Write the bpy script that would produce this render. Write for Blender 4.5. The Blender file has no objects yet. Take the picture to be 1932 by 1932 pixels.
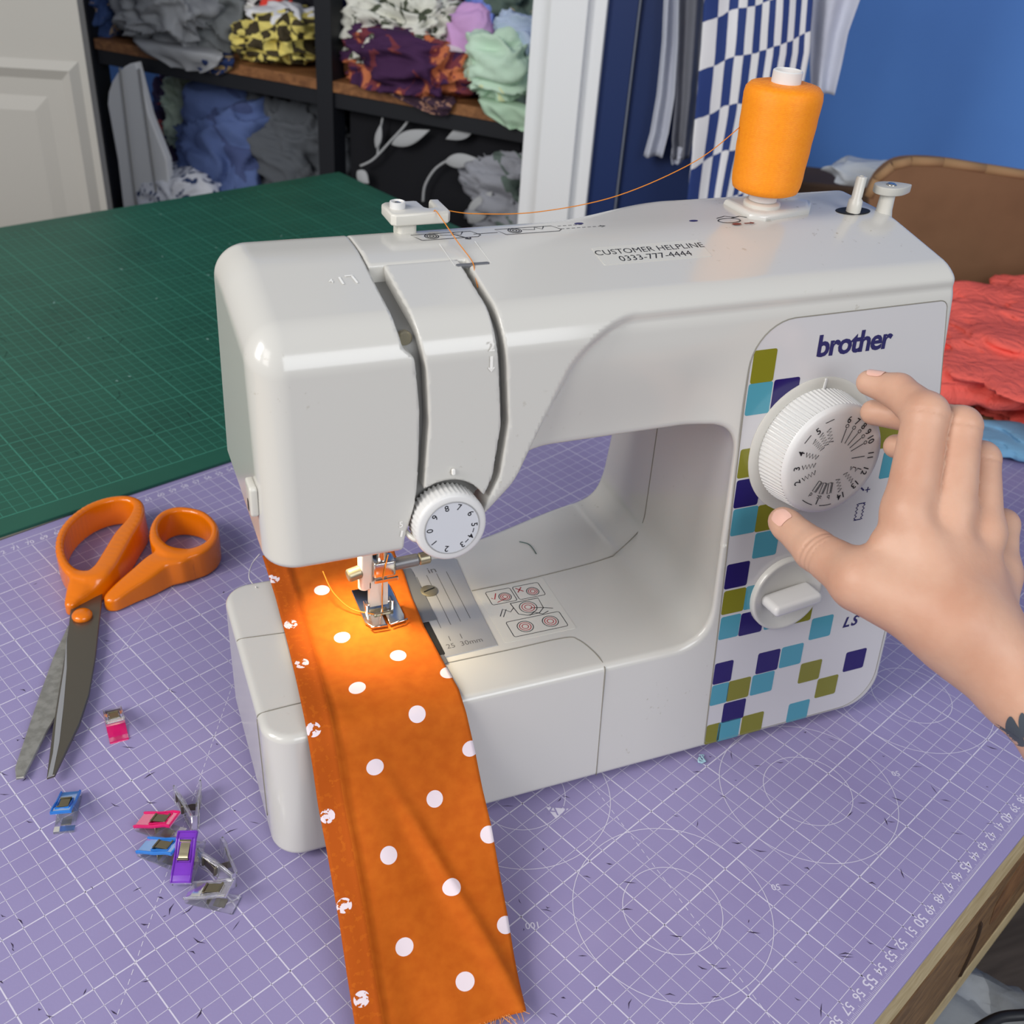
import bpy, math, random
import numpy as np
from mathutils import Matrix, Vector, noise

# ---------------------------------------------------------------- camera
# Working unit is the centimetre. Origin: on the purple mat below the front left of the
# sewing machine; X runs along the machine, Y away from the camera, Z up from the mat.
TABLE_H = 0.76
CAM = np.array([-1.14479668, -34.8496426, 44.96321111])
ROT = np.array([[0.9254768229521901, -0.37287698926671736, 0.06674879065352501],
                [-0.1556981828475388, -0.5350789080426966, -0.830330439057734],
                [0.34532698422841834, 0.7580589113276246, -0.5532593974985711]])
FPX = 1984.69
scene = bpy.context.scene
COL = scene.collection

def w2m(p):
    p = np.asarray(p, float) * 0.01
    return p + np.array([0, 0, TABLE_H])

cam_data = bpy.data.cameras.new('camera')
cam = bpy.data.objects.new('camera', cam_data)
COL.objects.link(cam)
cam_data.sensor_width = 36
cam_data.lens = FPX / 1932 * 36
cam_data.clip_start = 0.02
cam_data.dof.use_dof = True
cam_data.dof.focus_distance = 0.53
cam_data.dof.aperture_fstop = 16
mw = Matrix.Identity(4)
cl = w2m(CAM)
for i in range(3):
    mw[i][0] = ROT[0][i]; mw[i][1] = -ROT[1][i]; mw[i][2] = -ROT[2][i]; mw[i][3] = cl[i]
cam.matrix_world = mw
scene.camera = cam

# ---------------------------------------------------------------- light
world = bpy.data.worlds.new('world')
scene.world = world
world.use_nodes = True
bg = world.node_tree.nodes['Background']
bg.inputs[0].default_value = (0.86, 0.90, 1.0, 1)
bg.inputs[1].default_value = 0.32

def area(name, loc, target, sx, sy, power, color):
    l = bpy.data.lights.new(name, 'AREA')
    l.shape = 'RECTANGLE'; l.size = sx; l.size_y = sy; l.energy = power; l.color = color
    o = bpy.data.objects.new(name, l); COL.objects.link(o)
    a = Vector(w2m(loc)); b = Vector(w2m(target))
    o.location = a
    o.rotation_euler = (b - a).to_track_quat('-Z', 'Y').to_euler()
    return o
# daylight from the window panes to the left of the table
area('window_light_pane', (-140, -95, 128), (15, 10, 5), 0.62, 1.15, 12, (1.0, 0.97, 0.93))
area('window_light_pane', (-165, -14, 128), (15, 12, 5), 0.62, 1.15, 29, (1.0, 0.97, 0.93))
area('fill_light_far', (60, -190, 120), (60, 60, 0), 1.2, 1.2, 25, (0.93, 0.96, 1.0))  # added fill from the front for the shelf and machine face

vs = scene.view_settings
vs.view_transform = 'Standard'
try: vs.look = 'None'
except Exception: pass
vs.exposure = 0.0
vs.gamma = 1.0
vs.use_curve_mapping = False

# ---------------------------------------------------------------- helpers
def ray(x, y):
    return ROT.T @ np.array([(x - 966) / FPX, (y - 966) / FPX, 1.0])
def on(x, y, X=None, Y=None, Z=None):
    d = ray(x, y)
    for i, v in enumerate((X, Y, Z)):
        if v is not None: return CAM + d * ((v - CAM[i]) / d[i])
NF = np.array([0, 1, -0.105])
def front(x, y, d=0.0):
    r = ray(x, y)
    return CAM + r * ((d - NF @ CAM) / (NF @ r))
def deep(x, y, dep):
    return CAM + ray(x, y) * dep

def srgb(r, g, b):
    def f(c):
        c /= 255.0
        return c / 12.92 if c <= 0.04045 else ((c + 0.055) / 1.055) ** 2.4
    return (f(r), f(g), f(b), 1)

MATS = {}
def mat(name, col, rough=0.5, metal=0.0, spec=0.5, coat=0.0, trans=0.0, ior=1.45, alpha=1.0, bump=None, vary=None, sheen=0.0, sss=0.0):
    m = bpy.data.materials.new(name); m.use_nodes = True
    nt = m.node_tree; b = nt.nodes['Principled BSDF']
    c = col if len(col) == 4 else srgb(*col)
    b.inputs['Base Color'].default_value = c
    b.inputs['Roughness'].default_value = rough
    b.inputs['Metallic'].default_value = metal
    b.inputs['Specular IOR Level'].default_value = spec
    b.inputs['Coat Weight'].default_value = coat
    b.inputs['Coat Roughness'].default_value = 0.08
    b.inputs['Transmission Weight'].default_value = trans
    b.inputs['IOR'].default_value = ior
    b.inputs['Alpha'].default_value = alpha
    b.inputs['Sheen Weight'].default_value = sheen
    if sss:
        b.inputs['Subsurface Weight'].default_value = sss
        b.inputs['Subsurface Radius'].default_value = (0.006, 0.0025, 0.0012)
        b.inputs['Subsurface Scale'].default_value = 1.0
    if bump or vary:
        tc = nt.nodes.new('ShaderNodeTexCoord')
    if bump:
        n = nt.nodes.new('ShaderNodeTexNoise'); n.inputs['Scale'].default_value = bump[0]; n.inputs['Detail'].default_value = 4
        bp = nt.nodes.new('ShaderNodeBump'); bp.inputs['Strength'].default_value = bump[1]; bp.inputs['Distance'].default_value = bump[2] if len(bump) > 2 else 0.002
        nt.links.new(tc.outputs['Object'], n.inputs['Vector'])
        nt.links.new(n.outputs['Fac'], bp.inputs['Height']); nt.links.new(bp.outputs['Normal'], b.inputs['Normal'])
    if vary:   # (scale, second colour, low, high)
        n = nt.nodes.new('ShaderNodeTexNoise'); n.inputs['Scale'].default_value = vary[0]; n.inputs['Detail'].default_value = 6
        r = nt.nodes.new('ShaderNodeMapRange'); r.inputs[1].default_value = vary[2]; r.inputs[2].default_value = vary[3]
        mx = nt.nodes.new('ShaderNodeMix'); mx.data_type = 'RGBA'
        mx.inputs[6].default_value = c; mx.inputs[7].default_value = vary[1] if len(vary[1]) == 4 else srgb(*vary[1])
        nt.links.new(tc.outputs['Object'], n.inputs['Vector']); nt.links.new(n.outputs['Fac'], r.inputs[0])
        nt.links.new(r.outputs[0], mx.inputs[0]); nt.links.new(mx.outputs[2], b.inputs['Base Color'])
    MATS[name] = m
    return m

def tag(o, label=None, cat=None, group=None, kind=None):
    if label: o['label'] = label
    if cat: o['category'] = cat
    if group: o['group'] = group
    if kind: o['kind'] = kind
    return o

ORIG = {}
def thing(name, label, cat, loc, group=None, rot=None):
    o = bpy.data.objects.new(name, None); COL.objects.link(o)
    o.empty_display_size = 0.02
    o.location = w2m(loc)
    if rot is not None: o.rotation_euler = rot
    tag(o, label, cat, group)
    ORIG[o.name] = np.array(loc, float)
    return o

def mesh(name, v, f, m, parent=None, smooth=False, normals=None, origin=None, local=False, uv=None, sharp=None):
    """v in cm. World cm unless local (then relative to the parent)."""
    v = np.asarray(v, float).reshape(-1, 3)
    if origin is None:
        if local: origin = np.zeros(3)
        elif parent is not None: origin = ORIG[parent.name]
        else: origin = np.array([(v[:, 0].min() + v[:, 0].max()) / 2, (v[:, 1].min() + v[:, 1].max()) / 2, v[:, 2].min()])
    origin = np.asarray(origin, float)
    me = bpy.data.meshes.new(name)
    vv = (v - origin) * 0.01
    if isinstance(f, np.ndarray) and f.ndim == 2:
        n, k = f.shape
        me.vertices.add(len(vv)); me.vertices.foreach_set('co', vv.astype(np.float32).ravel())
        me.loops.add(n * k); me.loops.foreach_set('vertex_index', f.astype(np.int32).ravel())
        me.polygons.add(n); me.polygons.foreach_set('loop_start', np.arange(0, n * k, k, dtype=np.int32))
        me.update(calc_edges=True); me.validate()
    else:
        me.from_pydata(vv.tolist(), [], [list(map(int, q)) for q in f]); me.update()
    if m is not None:
        for q in (m if isinstance(m, (list, tuple)) else [m]): me.materials.append(q)
    if smooth:
        me.polygons.foreach_set('use_smooth', np.ones(len(me.polygons), bool))
        if sharp is not None: me.set_sharp_from_angle(angle=math.radians(sharp))
    if normals is not None:
        me.normals_split_custom_set_from_vertices(np.asarray(normals, float).tolist())
    if uv is not None:
        l = me.uv_layers.new(name='UVMap')
        idx = np.empty(len(me.loops), np.int32); me.loops.foreach_get('vertex_index', idx)
        l.data.foreach_set('uv', np.asarray(uv, np.float32)[idx].ravel())
    o = bpy.data.objects.new(name, me); COL.objects.link(o)
    if parent is not None:
        o.parent = parent
        ORIG[o.name] = ORIG.get(parent.name, np.zeros(3)) if not local else np.zeros(3)
    else:
        o.location = w2m(origin)
        ORIG[o.name] = origin
    return o

# ---- shape lists: every builder returns (verts Nx3, faces list)
def join(*parts):
    V = []; F = []; k = 0
    for v, f in parts:
        v = np.asarray(v, float).reshape(-1, 3)
        V.append(v); F += [[i + k for i in q] for q in f]; k += len(v)
    return np.concatenate(V), F
def box(x0, x1, y0, y1, z0, z1):
    v = np.array([[x, y, z] for x in (x0, x1) for y in (y0, y1) for z in (z0, z1)], float)
    return v, [[0, 1, 3, 2], [4, 6, 7, 5], [0, 4, 5, 1], [2, 3, 7, 6], [0, 2, 6, 4], [1, 5, 7, 3]]
def basis(d):
    d = np.asarray(d, float); d = d / np.linalg.norm(d)
    a = np.array([0, 0, 1.0]) if abs(d[2]) < 0.9 else np.array([1.0, 0, 0])
    u = np.cross(a, d); u /= np.linalg.norm(u)
    return u, np.cross(d, u), d
def frame(o, u, w):
    """matrix with columns u, v, w(normal) and origin o"""
    u = np.asarray(u, float); u = u / np.linalg.norm(u)
    w = np.asarray(w, float); w = w / np.linalg.norm(w)
    v = np.cross(w, u); v /= np.linalg.norm(v); u = np.cross(v, w)
    return np.array(o, float), np.stack([u, v, w])
def put(sh, fr):
    return fr[0] + np.asarray(sh[0]) @ fr[1], sh[1]
def lathe(prof, n=32, cap=True):
    """prof list of (r, z) around local z"""
    V = []; F = []
    for r, z in prof:
        for i in range(n):
            a = 2 * math.pi * i / n
            V.append((r * math.cos(a), r * math.sin(a), z))
    m = len(prof)
    for j in range(m - 1):
        for i in range(n):
            F.append([j * n + i, j * n + (i + 1) % n, (j + 1) * n + (i + 1) % n, (j + 1) * n + i])
    if cap:
        F.append(list(range(n))[::-1]); F.append([(m - 1) * n + i for i in range(n)])
    return np.array(V), F
def spline(pts, n=8, closed=False):
    p = np.asarray(pts, float); out = []
    N = len(p)
    for i in range(N if closed else N - 1):
        if closed: a, b, c, d = p[(i - 1) % N], p[i], p[(i + 1) % N], p[(i + 2) % N]
        else: a, b, c, d = p[max(i - 1, 0)], p[i], p[i + 1], p[min(i + 2, N - 1)]
        for k in range(n):
            t = k / n
            out.append(0.5 * ((2 * b) + (c - a) * t + (2 * a - 5 * b + 4 * c - d) * t * t + (3 * b - a - 3 * c + d) * t ** 3))
    if not closed: out.append(p[-1])
    return np.array(out)
def tube(path, r, n=8, closed=False):
    p = np.asarray(path, float); N = len(p)
    r = np.broadcast_to(np.asarray(r, float), (N,))
    V = []; F = []; u = None
    for i in range(N):
        t = p[(i + 1) % N] - p[i - 1] if closed else p[min(i + 1, N - 1)] - p[max(i - 1, 0)]
        t = t / (np.linalg.norm(t) + 1e-12)
        if u is None: u = basis(t)[0]
        u = u - t * (u @ t); u /= np.linalg.norm(u) + 1e-12
        w = np.cross(t, u)
        for k in range(n):
            a = 2 * math.pi * k / n
            V.append(p[i] + r[i] * (math.cos(a) * u + math.sin(a) * w))
    for i in range(N if closed else N - 1):
        j = (i + 1) % N
        for k in range(n):
            F.append([i * n + k, i * n + (k + 1) % n, j * n + (k + 1) % n, j * n + k])
    if not closed:
        F.append(list(range(n))[::-1]); F.append([(N - 1) * n + k for k in range(n)])
    return np.array(V), F
def prism(poly, z0, z1, bev=0.0, seg=3):
    """extrude a 2d outline along local z; bev rounds the rim at z1 (and z0)"""
    p = np.asarray(poly, float); n = len(p)
    area2 = np.sum(p[:, 0] * np.roll(p[:, 1], -1) - np.roll(p[:, 0], -1) * p[:, 1])
    if area2 < 0: p = p[::-1]
    def inset(d):
        e = np.roll(p, -1, 0) - p; e /= np.linalg.norm(e, axis=1)[:, None] + 1e-12
        nrm = np.stack([-e[:, 1], e[:, 0]], 1)
        m = nrm + np.roll(nrm, 1, 0); l = np.linalg.norm(m, axis=1)[:, None] + 1e-9
        m = m / l; c = np.clip(np.sum(m * nrm, 1), 0.35, 1)[:, None]
        return p + m * d / c
    rings = []
    if bev > 0:
        for k in range(seg + 1):
            a = math.pi / 2 * k / seg
            rings.append((inset(bev * (1 - math.sin(a))), z0 + bev * (1 - math.cos(a))))
        for k in range(seg + 1):
            a = math.pi / 2 * k / seg
            rings.append((inset(bev * (1 - math.cos(a))), z1 - bev * (1 - math.sin(a))))
    else:
        rings = [(p, z0), (p, z1)]
    V = []; F = []
    for q, z in rings: V += [(a[0], a[1], z) for a in q]
    for j in range(len(rings) - 1):
        for i in range(n):
            F.append([j * n + i, j * n + (i + 1) % n, (j + 1) * n + (i + 1) % n, (j + 1) * n + i])
    F.append(list(range(n))[::-1]); F.append([(len(rings) - 1) * n + i for i in range(n)])
    return np.array(V), F
def rrect(x0, x1, y0, y1, r, n=5):
    P = []
    for cx, cy, a0 in ((x1 - r, y1 - r, 0), (x0 + r, y1 - r, 90), (x0 + r, y0 + r, 180), (x1 - r, y0 + r, 270)):
        for k in range(n + 1):
            a = math.radians(a0 + 90 * k / n); P.append((cx + r * math.cos(a), cy + r * math.sin(a)))
    return P
def rbox(x0, x1, y0, y1, z0, z1, r, bev=None):
    return prism(rrect(x0, x1, y0, y1, r), z0, z1, bev if bev is not None else r * 0.6)
def circle(r, n=32, cx=0, cy=0):
    return [(cx + r * math.cos(2 * math.pi * i / n), cy + r * math.sin(2 * math.pi * i / n)) for i in range(n)]
def ribbon(path2, w):
    """flat line of width w along a 2d path in local xy at z=0"""
    p = np.asarray(path2, float); V = []; F = []
    for i in range(len(p)):
        t = p[min(i + 1, len(p) - 1)] - p[max(i - 1, 0)]; t = t / (np.linalg.norm(t) + 1e-12)
        nn = np.array([-t[1], t[0]]) * w / 2
        V += [(p[i][0] + nn[0], p[i][1] + nn[1], 0), (p[i][0] - nn[0], p[i][1] - nn[1], 0)]
    for i in range(len(p) - 1): F.append([2 * i + 1, 2 * i + 3, 2 * i + 2, 2 * i])
    return np.array(V), F
_fc = {}
def glyphs(s, size=1.0, align='CENTER', shear=0.0, offset=0.0, space=1.0):
    """flat lettering in local xy, centred, cap height about size"""
    key = (s, align, shear, offset, space)
    if key not in _fc:
        c = bpy.data.curves.new('lettering', 'FONT'); c.body = s; c.align_x = align; c.align_y = 'CENTER'
        c.shear = shear; c.offset = offset; c.size = 1.0; c.resolution_u = 3; c.space_character = space
        o = bpy.data.objects.new('lettering', c); COL.objects.link(o)
        dg = bpy.context.evaluated_depsgraph_get()
        me = bpy.data.meshes.new_from_object(o.evaluated_get(dg))
        v = np.array([tuple(q.co) for q in me.vertices]); f = [list(q.vertices) for q in me.polygons]
        bpy.data.objects.remove(o); bpy.data.curves.remove(c); bpy.data.meshes.remove(me)
        _fc[key] = (v, f)
    v, f = _fc[key]
    return v * (size / 0.72), f
def move(sh, dx=0, dy=0, dz=0, rot=0.0, s=1.0):
    v = np.asarray(sh[0], float) * s
    c, q = math.cos(rot), math.sin(rot)
    return np.stack([v[:, 0] * c - v[:, 1] * q + dx, v[:, 0] * q + v[:, 1] * c + dy, v[:, 2] + dz], 1), sh[1]

# ---- implicit surfaces: distance functions meshed on a grid, then pulled onto the surface
def rint(r, *d):
    """rounded intersection"""
    m = d[0]; s = 0
    for q in d[1:]: m = np.maximum(m, q)
    for q in d: s = s + np.maximum(q + r, 0) ** 2
    return np.minimum(m, -r) + np.where(m > -r, np.sqrt(s), 0)
def smin(a, b, k):
    h = np.clip(0.5 + 0.5 * (b - a) / k, 0, 1)
    return b + (a - b) * h - k * h * (1 - h)
def smax(a, b, k): return -smin(-a, -b, k)
def sstep(a, b, x):
    t = np.clip((x - a) / (b - a), 0, 1); return t * t * (3 - 2 * t)
def cone(P, a, b, ra, rb):
    a = np.asarray(a, float); b = np.asarray(b, float); ba = b - a; L = ba @ ba
    q = P - a
    t = np.clip((q @ ba) / L, 0, 1)
    return np.linalg.norm(q - t[:, None] * ba, axis=1) - (ra + (rb - ra) * t)
def polymesh(fn, lo, hi, h, lip=1.25):
    lo = np.array(lo, float); hi = np.array(hi, float)
    nb = 8
    N = (np.ceil((hi - lo) / h / nb).astype(int)) * nb
    B = N // nb
    bi = np.stack(np.meshgrid(*[np.arange(b) for b in B], indexing='ij'), -1).reshape(-1, 3)
    c = lo + (bi * nb + nb / 2) * h
    d = fn(c)
    keep = np.abs(d) < lip * h * nb * 0.87 + h
    G = np.ones(N + 1, np.float32)
    full = np.repeat(np.repeat(np.repeat(d.reshape(B), nb, 0), nb, 1), nb, 2)
    G[:-1, :-1, :-1] = full
    G[-1] = 1; G[:, -1] = 1; G[:, :, -1] = 1
    off = np.stack(np.meshgrid(*[np.arange(nb + 1)] * 3, indexing='ij'), -1).reshape(-1, 3)
    kb = bi[keep]
    for s in range(0, len(kb), 400):
        q = kb[s:s + 400]
        idx = (q[:, None, :] * nb + off[None]).reshape(-1, 3)
        val = fn(lo + idx * h)
        G[idx[:, 0], idx[:, 1], idx[:, 2]] = val
    ins = G < 0
    n0, n1, n2 = N
    cnt = np.zeros(N, np.int8); acc = np.zeros((n0, n1, n2, 3), np.float32)
    def corner(A, dx, dy, dz): return A[dx:dx + n0, dy:dy + n1, dz:dz + n2]
    for ax in range(3):
        for u in (0, 1):
            for v in (0, 1):
                o = [0, 0, 0]; o[(ax + 1) % 3] = u; o[(ax + 2) % 3] = v
                e = list(o); e[ax] = 1
                a = corner(G, *o); b = corner(G, *e)
                m = (a < 0) != (b < 0)
                t = np.where(m, a / np.where(m, a - b, 1), 0)
                cnt += m
                for k in range(3):
                    acc[..., k] += np.where(m, (t if k == ax else o[k]), 0)
    act = cnt > 0
    vid = -np.ones(N, np.int32); ids = np.argwhere(act); vid[act] = np.arange(len(ids))
    V = lo + (ids + acc[act] / cnt[act][:, None]) * h
    F = []
    for ax in range(3):
        a1, a2 = (ax + 1) % 3, (ax + 2) % 3
        sl0 = [slice(None)] * 3; sl1 = [slice(None)] * 3
        sl0[ax] = slice(0, -1); sl1[ax] = slice(1, None)
        ch = ins[tuple(sl0)] != ins[tuple(sl1)]
        E = np.argwhere(ch)
        ok = (E[:, a1] > 0) & (E[:, a2] > 0) & (E[:, a1] < N[a1]) & (E[:, a2] < N[a2])
        E = E[ok]
        def cid(s1, s2):
            q = E.copy(); q[:, a1] += s1; q[:, a2] += s2
            return vid[q[:, 0], q[:, 1], q[:, 2]]
        Q = np.stack([cid(-1, -1), cid(0, -1), cid(0, 0), cid(-1, 0)], 1)
        fl = ~ins[E[:, 0], E[:, 1], E[:, 2]]
        Q[fl] = Q[fl][:, ::-1]
        F.append(Q)
    F = np.concatenate(F); F = F[(F >= 0).all(1)]
    def grad(p, e):
        g = np.empty_like(p)
        for k in range(3):
            d = np.zeros(3); d[k] = e
            g[:, k] = fn(p + d) - fn(p - d)
        return g / (2 * e)
    for it in range(3):
        g = grad(V, h * 0.15); d = fn(V)
        st = d / (np.sum(g * g, 1) + 0.05)
        V = V - np.clip(st, -h * 0.5, h * 0.5)[:, None] * g
    g = grad(V, h * 0.3)
    g /= np.linalg.norm(g, axis=1)[:, None] + 1e-9
    return V, F, g
def sdf_obj(name, fn, lo, hi, h, m, parent=None, lip=1.25):
    V, F, g = polymesh(fn, lo, hi, h, lip)
    return mesh(name, V, F, m, parent, smooth=True, normals=g)
# ================================================================ sewing machine
white = mat('white_plastic', (201, 199, 193), 0.20, coat=0.25)
def scuff(m):
    nt = m.node_tree; b = nt.nodes['Principled BSDF']
    tc = nt.nodes.new('ShaderNodeTexCoord')
    n = nt.nodes.new('ShaderNodeTexNoise'); n.inputs['Scale'].default_value = 260; n.inputs['Detail'].default_value = 5
    n2 = nt.nodes.new('ShaderNodeTexNoise'); n2.inputs['Scale'].default_value = 9
    nt.links.new(tc.outputs['Object'], n.inputs['Vector']); nt.links.new(tc.outputs['Object'], n2.inputs['Vector'])
    r = nt.nodes.new('ShaderNodeMapRange'); r.inputs[1].default_value = 0.66; r.inputs[2].default_value = 0.72
    r2 = nt.nodes.new('ShaderNodeMapRange'); r2.inputs[1].default_value = 0.56; r2.inputs[2].default_value = 0.66
    mu = nt.nodes.new('ShaderNodeMath'); mu.operation = 'MULTIPLY'
    mx = nt.nodes.new('ShaderNodeMix'); mx.data_type = 'RGBA'
    mx.inputs[6].default_value = b.inputs['Base Color'].default_value[:]; mx.inputs[7].default_value = srgb(176, 171, 160)
    nt.links.new(n.outputs['Fac'], r.inputs[0]); nt.links.new(n2.outputs['Fac'], r2.inputs[0])
    nt.links.new(r.outputs[0], mu.inputs[0]); nt.links.new(r2.outputs[0], mu.inputs[1])
    nt.links.new(mu.outputs[0], mx.inputs[0]); nt.links.new(mx.outputs[2], b.inputs['Base Color'])
scuff(white)
cream = mat('cream_plastic', (208, 205, 196), 0.3, coat=0.1)
knobw = mat('knob_white', (218, 217, 215), 0.35)
greyp = mat('grey_liner', (128, 127, 124), 0.45)
darkp = mat('dark_recess', (22, 22, 24), 0.6)
seamm = mat('seam_shadow_gap', (132, 128, 118), 0.7)
ink = mat('black_ink', (28, 28, 34), 0.5)
navyink = mat('navy_ink', (40, 36, 92), 0.4)
redink = mat('red_ink', (170, 40, 50), 0.5)
brownink = mat('brown_ink', (120, 55, 45), 0.5)
panelm = mat('panel_film', (200, 198, 199), 0.14, coat=0.3)
tealm = mat('teal_print', (75, 148, 166), 0.16, coat=0.3)
olivem = mat('olive_print', (124, 122, 30), 0.16, coat=0.3)
navym = mat('navy_print', (28, 16, 92), 0.16, coat=0.3)
chrome = mat('chrome', (205, 203, 198), 0.16, metal=1.0)
steelp = mat('brushed_plate', (178, 178, 178), 0.4, metal=0.35)
steeld = mat('dark_steel', (122, 123, 126), 0.4, metal=0.4)
screwm = mat('screw_metal', (150, 143, 122), 0.38, metal=0.75)
rubber = mat('rubber', (35, 35, 36), 0.8)
labelm = mat('label_film', (206, 204, 196), 0.3, coat=0.3)

machine = thing('sewing_machine', 'white sewing machine with checkered dial panel standing on the purple cutting mat', 'sewing machine', (22, 8, 0))

def yfr(P): return (P[:, 1] - 0.105 * P[:, 2]) / 1.0055
_ip = {}
def interp(z, pts, smooth=True):
    key = id(pts) if smooth else None
    a = np.array(sorted(pts))
    if not smooth: return np.interp(z, a[:, 0], a[:, 1])
    if key not in _ip:
        zs = np.linspace(a[0, 0], a[-1, 0], 400); v = np.interp(zs, a[:, 0], a[:, 1])
        k = np.exp(-np.linspace(-2.2, 2.2, 29) ** 2); k /= k.sum()
        v = np.convolve(np.pad(v, 14, mode='edge'), k, 'valid'); _ip[key] = (zs, v, pts)
    return np.interp(z, _ip[key][0], _ip[key][1])
def shell(P):
    X, Y, Z = P[:, 0], P[:, 1], P[:, 2]
    yf = yfr(P)
    dl = ((X - 16.2) * 5.2 - (Z - 20.8) * 2.4) / 5.73
    rec = rint(2.2, -dl, -(26.85 - Z))
    st = sstep(0.36, -0.36, rec)
    fo = np.where(Z > 12, -0.42 * (1 - st), 0)
    fo = fo + 0.75 * sstep(25.5, 20.5, Z) * (1 - sstep(24.5, 28.4, X)) * st * (Z > 14)
    XL = 3.45 + 0.85 * sstep(9, 15, Z)
    xr = 40.4 - 0.00275 * np.maximum(Z - 8, 0) ** 2
    t1 = (Z - 27.6 - 0.19 * (Y - 3.2)) / 1.018
    top = smax(t1, Z - 28.6, 0.18)
    ybed = 13.4 + 2.6 * sstep(16, 28, X)
    yup = 16.4 - 0.13 * (Z - 8) - 2.0 * (1 - sstep(20, 28, X)) * sstep(10, 16, Z)
    yb = ybed + (yup - ybed) * sstep(8.2, 10, Z)
    outer = rint(1.5, XL - X, fo - yf, top, Y - yb)
    rb = rint(2.2, X - xr, 0.45 - Z)
    slant = (X - (13.0 + (Z - 17.3) * 1.02)) / 1.43
    low = smin(rint(1.1, 17.3 - Z, slant), 20.7 - Z, 1.0)
    xc = 28.25 - 0.85 * np.exp(-np.maximum(yf, 0) / 1.3)
    inner = smin(smin(Z - 8.0, xc - X, 2.4), low, 1.6)
    return rint(0.34, outer, rb, inner)
S1L = [(17, 10.2), (18, 10.35), (19.6, 10.84), (20.85, 11.0), (23.8, 11.12), (26.3, 10.95), (26.55, 10.5), (27.2, 10.4), (28, 10.3), (29, 10.3)]
S1R = [(17, 11.0), (19.5, 11.18), (21, 11.3), (23.3, 11.5), (25.6, 11.42), (27, 11.2), (28, 11.05), (29, 11.0)]
GL = [(17, 13.2), (19.1, 13.86), (20.3, 14.45), (22.8, 14.8), (25.25, 14.65), (27, 14.5), (28, 14.45), (29, 14.5)]
def upper(P): return 12.0 - P[:, 2]
def f_face(P):
    return rint(0.1, shell(P), P[:, 0] - interp(P[:, 2], S1L), upper(P), P[:, 1] - 7.6 - 60 * (P[:, 2] < 20))
def f_face2(P):
    return rint(0.1, shell(P), P[:, 0] - interp(P[:, 2], S1L), upper(P))
def f_front(P):
    X, Z = P[:, 0], P[:, 2]
    dial = 1.95 - np.hypot(X - 12.3, Z - 18.55)
    return rint(0.1, shell(P), interp(Z, S1R) - X, X - interp(Z, GL), 19.4 - Z, dial, P[:, 1] - 7.3)
def f_rest(P):
    X, Y, Z = P[:, 0], P[:, 1], P[:, 2]
    gl = interp(Z, GL) + 0.34
    cut = np.where(Y < 7.2, gl - X, interp(Z, S1L) + 0.0 - X)     # right of the groove; behind Y 7.2 the top runs on to the cover
    head_part = np.maximum(cut, 12.0 - Z)
    # remove the head region left of the groove, keep everything below Z 12
    rem = rint(0.1, np.where(Y < 7.2, X - gl, X - interp(Z, S1L) - 0.04), 12.0 - Z)
    rem = np.maximum(np.minimum(np.where(Z > 12, X - gl, 12 - Z), 99), -99)
    notch = np.maximum(X - gl, np.maximum(12.0 - Z, Y - 7.25))
    left = np.maximum(X - interp(Z, S1L) - 0.05, 12.0 - Z)
    k = np.minimum(notch, left)
    return smax(shell(P), -k, 0.12)
def f_core(P):
    X, Y, Z = P[:, 0], P[:, 1], P[:, 2]
    return rint(0.15, shell(P) + 0.75, 9.2 - X, X - 15.6, 17.6 - Z, Y - 9)
LO = (2.8, -1.0, 0.0); HI = (41.2, 17.5, 29.4)
body = sdf_obj('body', f_rest, LO, HI, 0.145, white, machine)
body['label'] = 'white moulded arm, column and free arm bed'
sdf_obj('face_cover', f_face2, (3.8, 0, 16.5), (11.8, 15.5, 29.4), 0.15, white, machine)
sdf_obj('front_cover', f_front, (10.4, 0, 18.5), (15.4, 8, 29.4), 0.13, white, machine)
sdf_obj('thread_channel_liner', f_core, (9, 0, 17), (16, 9.5, 29.2), 0.16, greyp, machine)

def FP(X, Z, d=0.0): return np.array([X, 0.105 * Z + d, Z])
UX = np.array([1.0, 0, 0]); NFR = np.array([0, -1, 0.105]); NTOP = np.array([0, -0.19, 1.0])
def ffr(X, Z, d=0.0): return frame(FP(X, Z, d), UX, NFR)
def tfr(X, Y, lift=0.0): return frame((X, Y, min(27.6 + 0.19 * (Y - 3.2), 28.6) + lift), UX, NTOP if Y < 8.3 else (0, 0, 1))
def part(name, sh, m, parent=machine, smooth=False, sharp=None):
    return mesh(name, sh[0], sh[1], m, parent, smooth=smooth or sharp is not None, sharp=sharp)

# seams between the moulded shells
def seam(pts, r=0.035, par=body):
    part('seam', tube(spline(pts, 6), r, 6), seamm, par, smooth=True)
zb = 8.0
seam([(13.4, 3.62, zb), (17, 3.6, zb), (20.1, 3.6, zb), (20.75, 3.2, zb), (21.1, 2.2, zb), (21.2, 1.45, zb), (21.2, 0.98, 7.9), (21.2, 0.78, 7.6), (21.2, 0.55, 5.2), (21.2, 0.28, 2.6), (21.2, 0.06, 0.6)])
seam([(3.52, 8.75, 7.72), (3.7, 8.7, 7.97), (5.2, 8.55, zb), (7.0, 8.4, zb)])
seam([(3.47, 2.98, 7.72), (3.7, 2.98, 7.97), (5.2, 3.05, zb), (7, 3.1, zb)])
seam([(3.45, 2.9, 7.7), (3.45, 2.6, 5), (3.45, 2.3, 1.5)], 0.04)
seam([(16.7, 8.93, zb), (20, 9.0, zb), (24, 9.3, zb), (26.0, 9.6, 8.02)])
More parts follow.
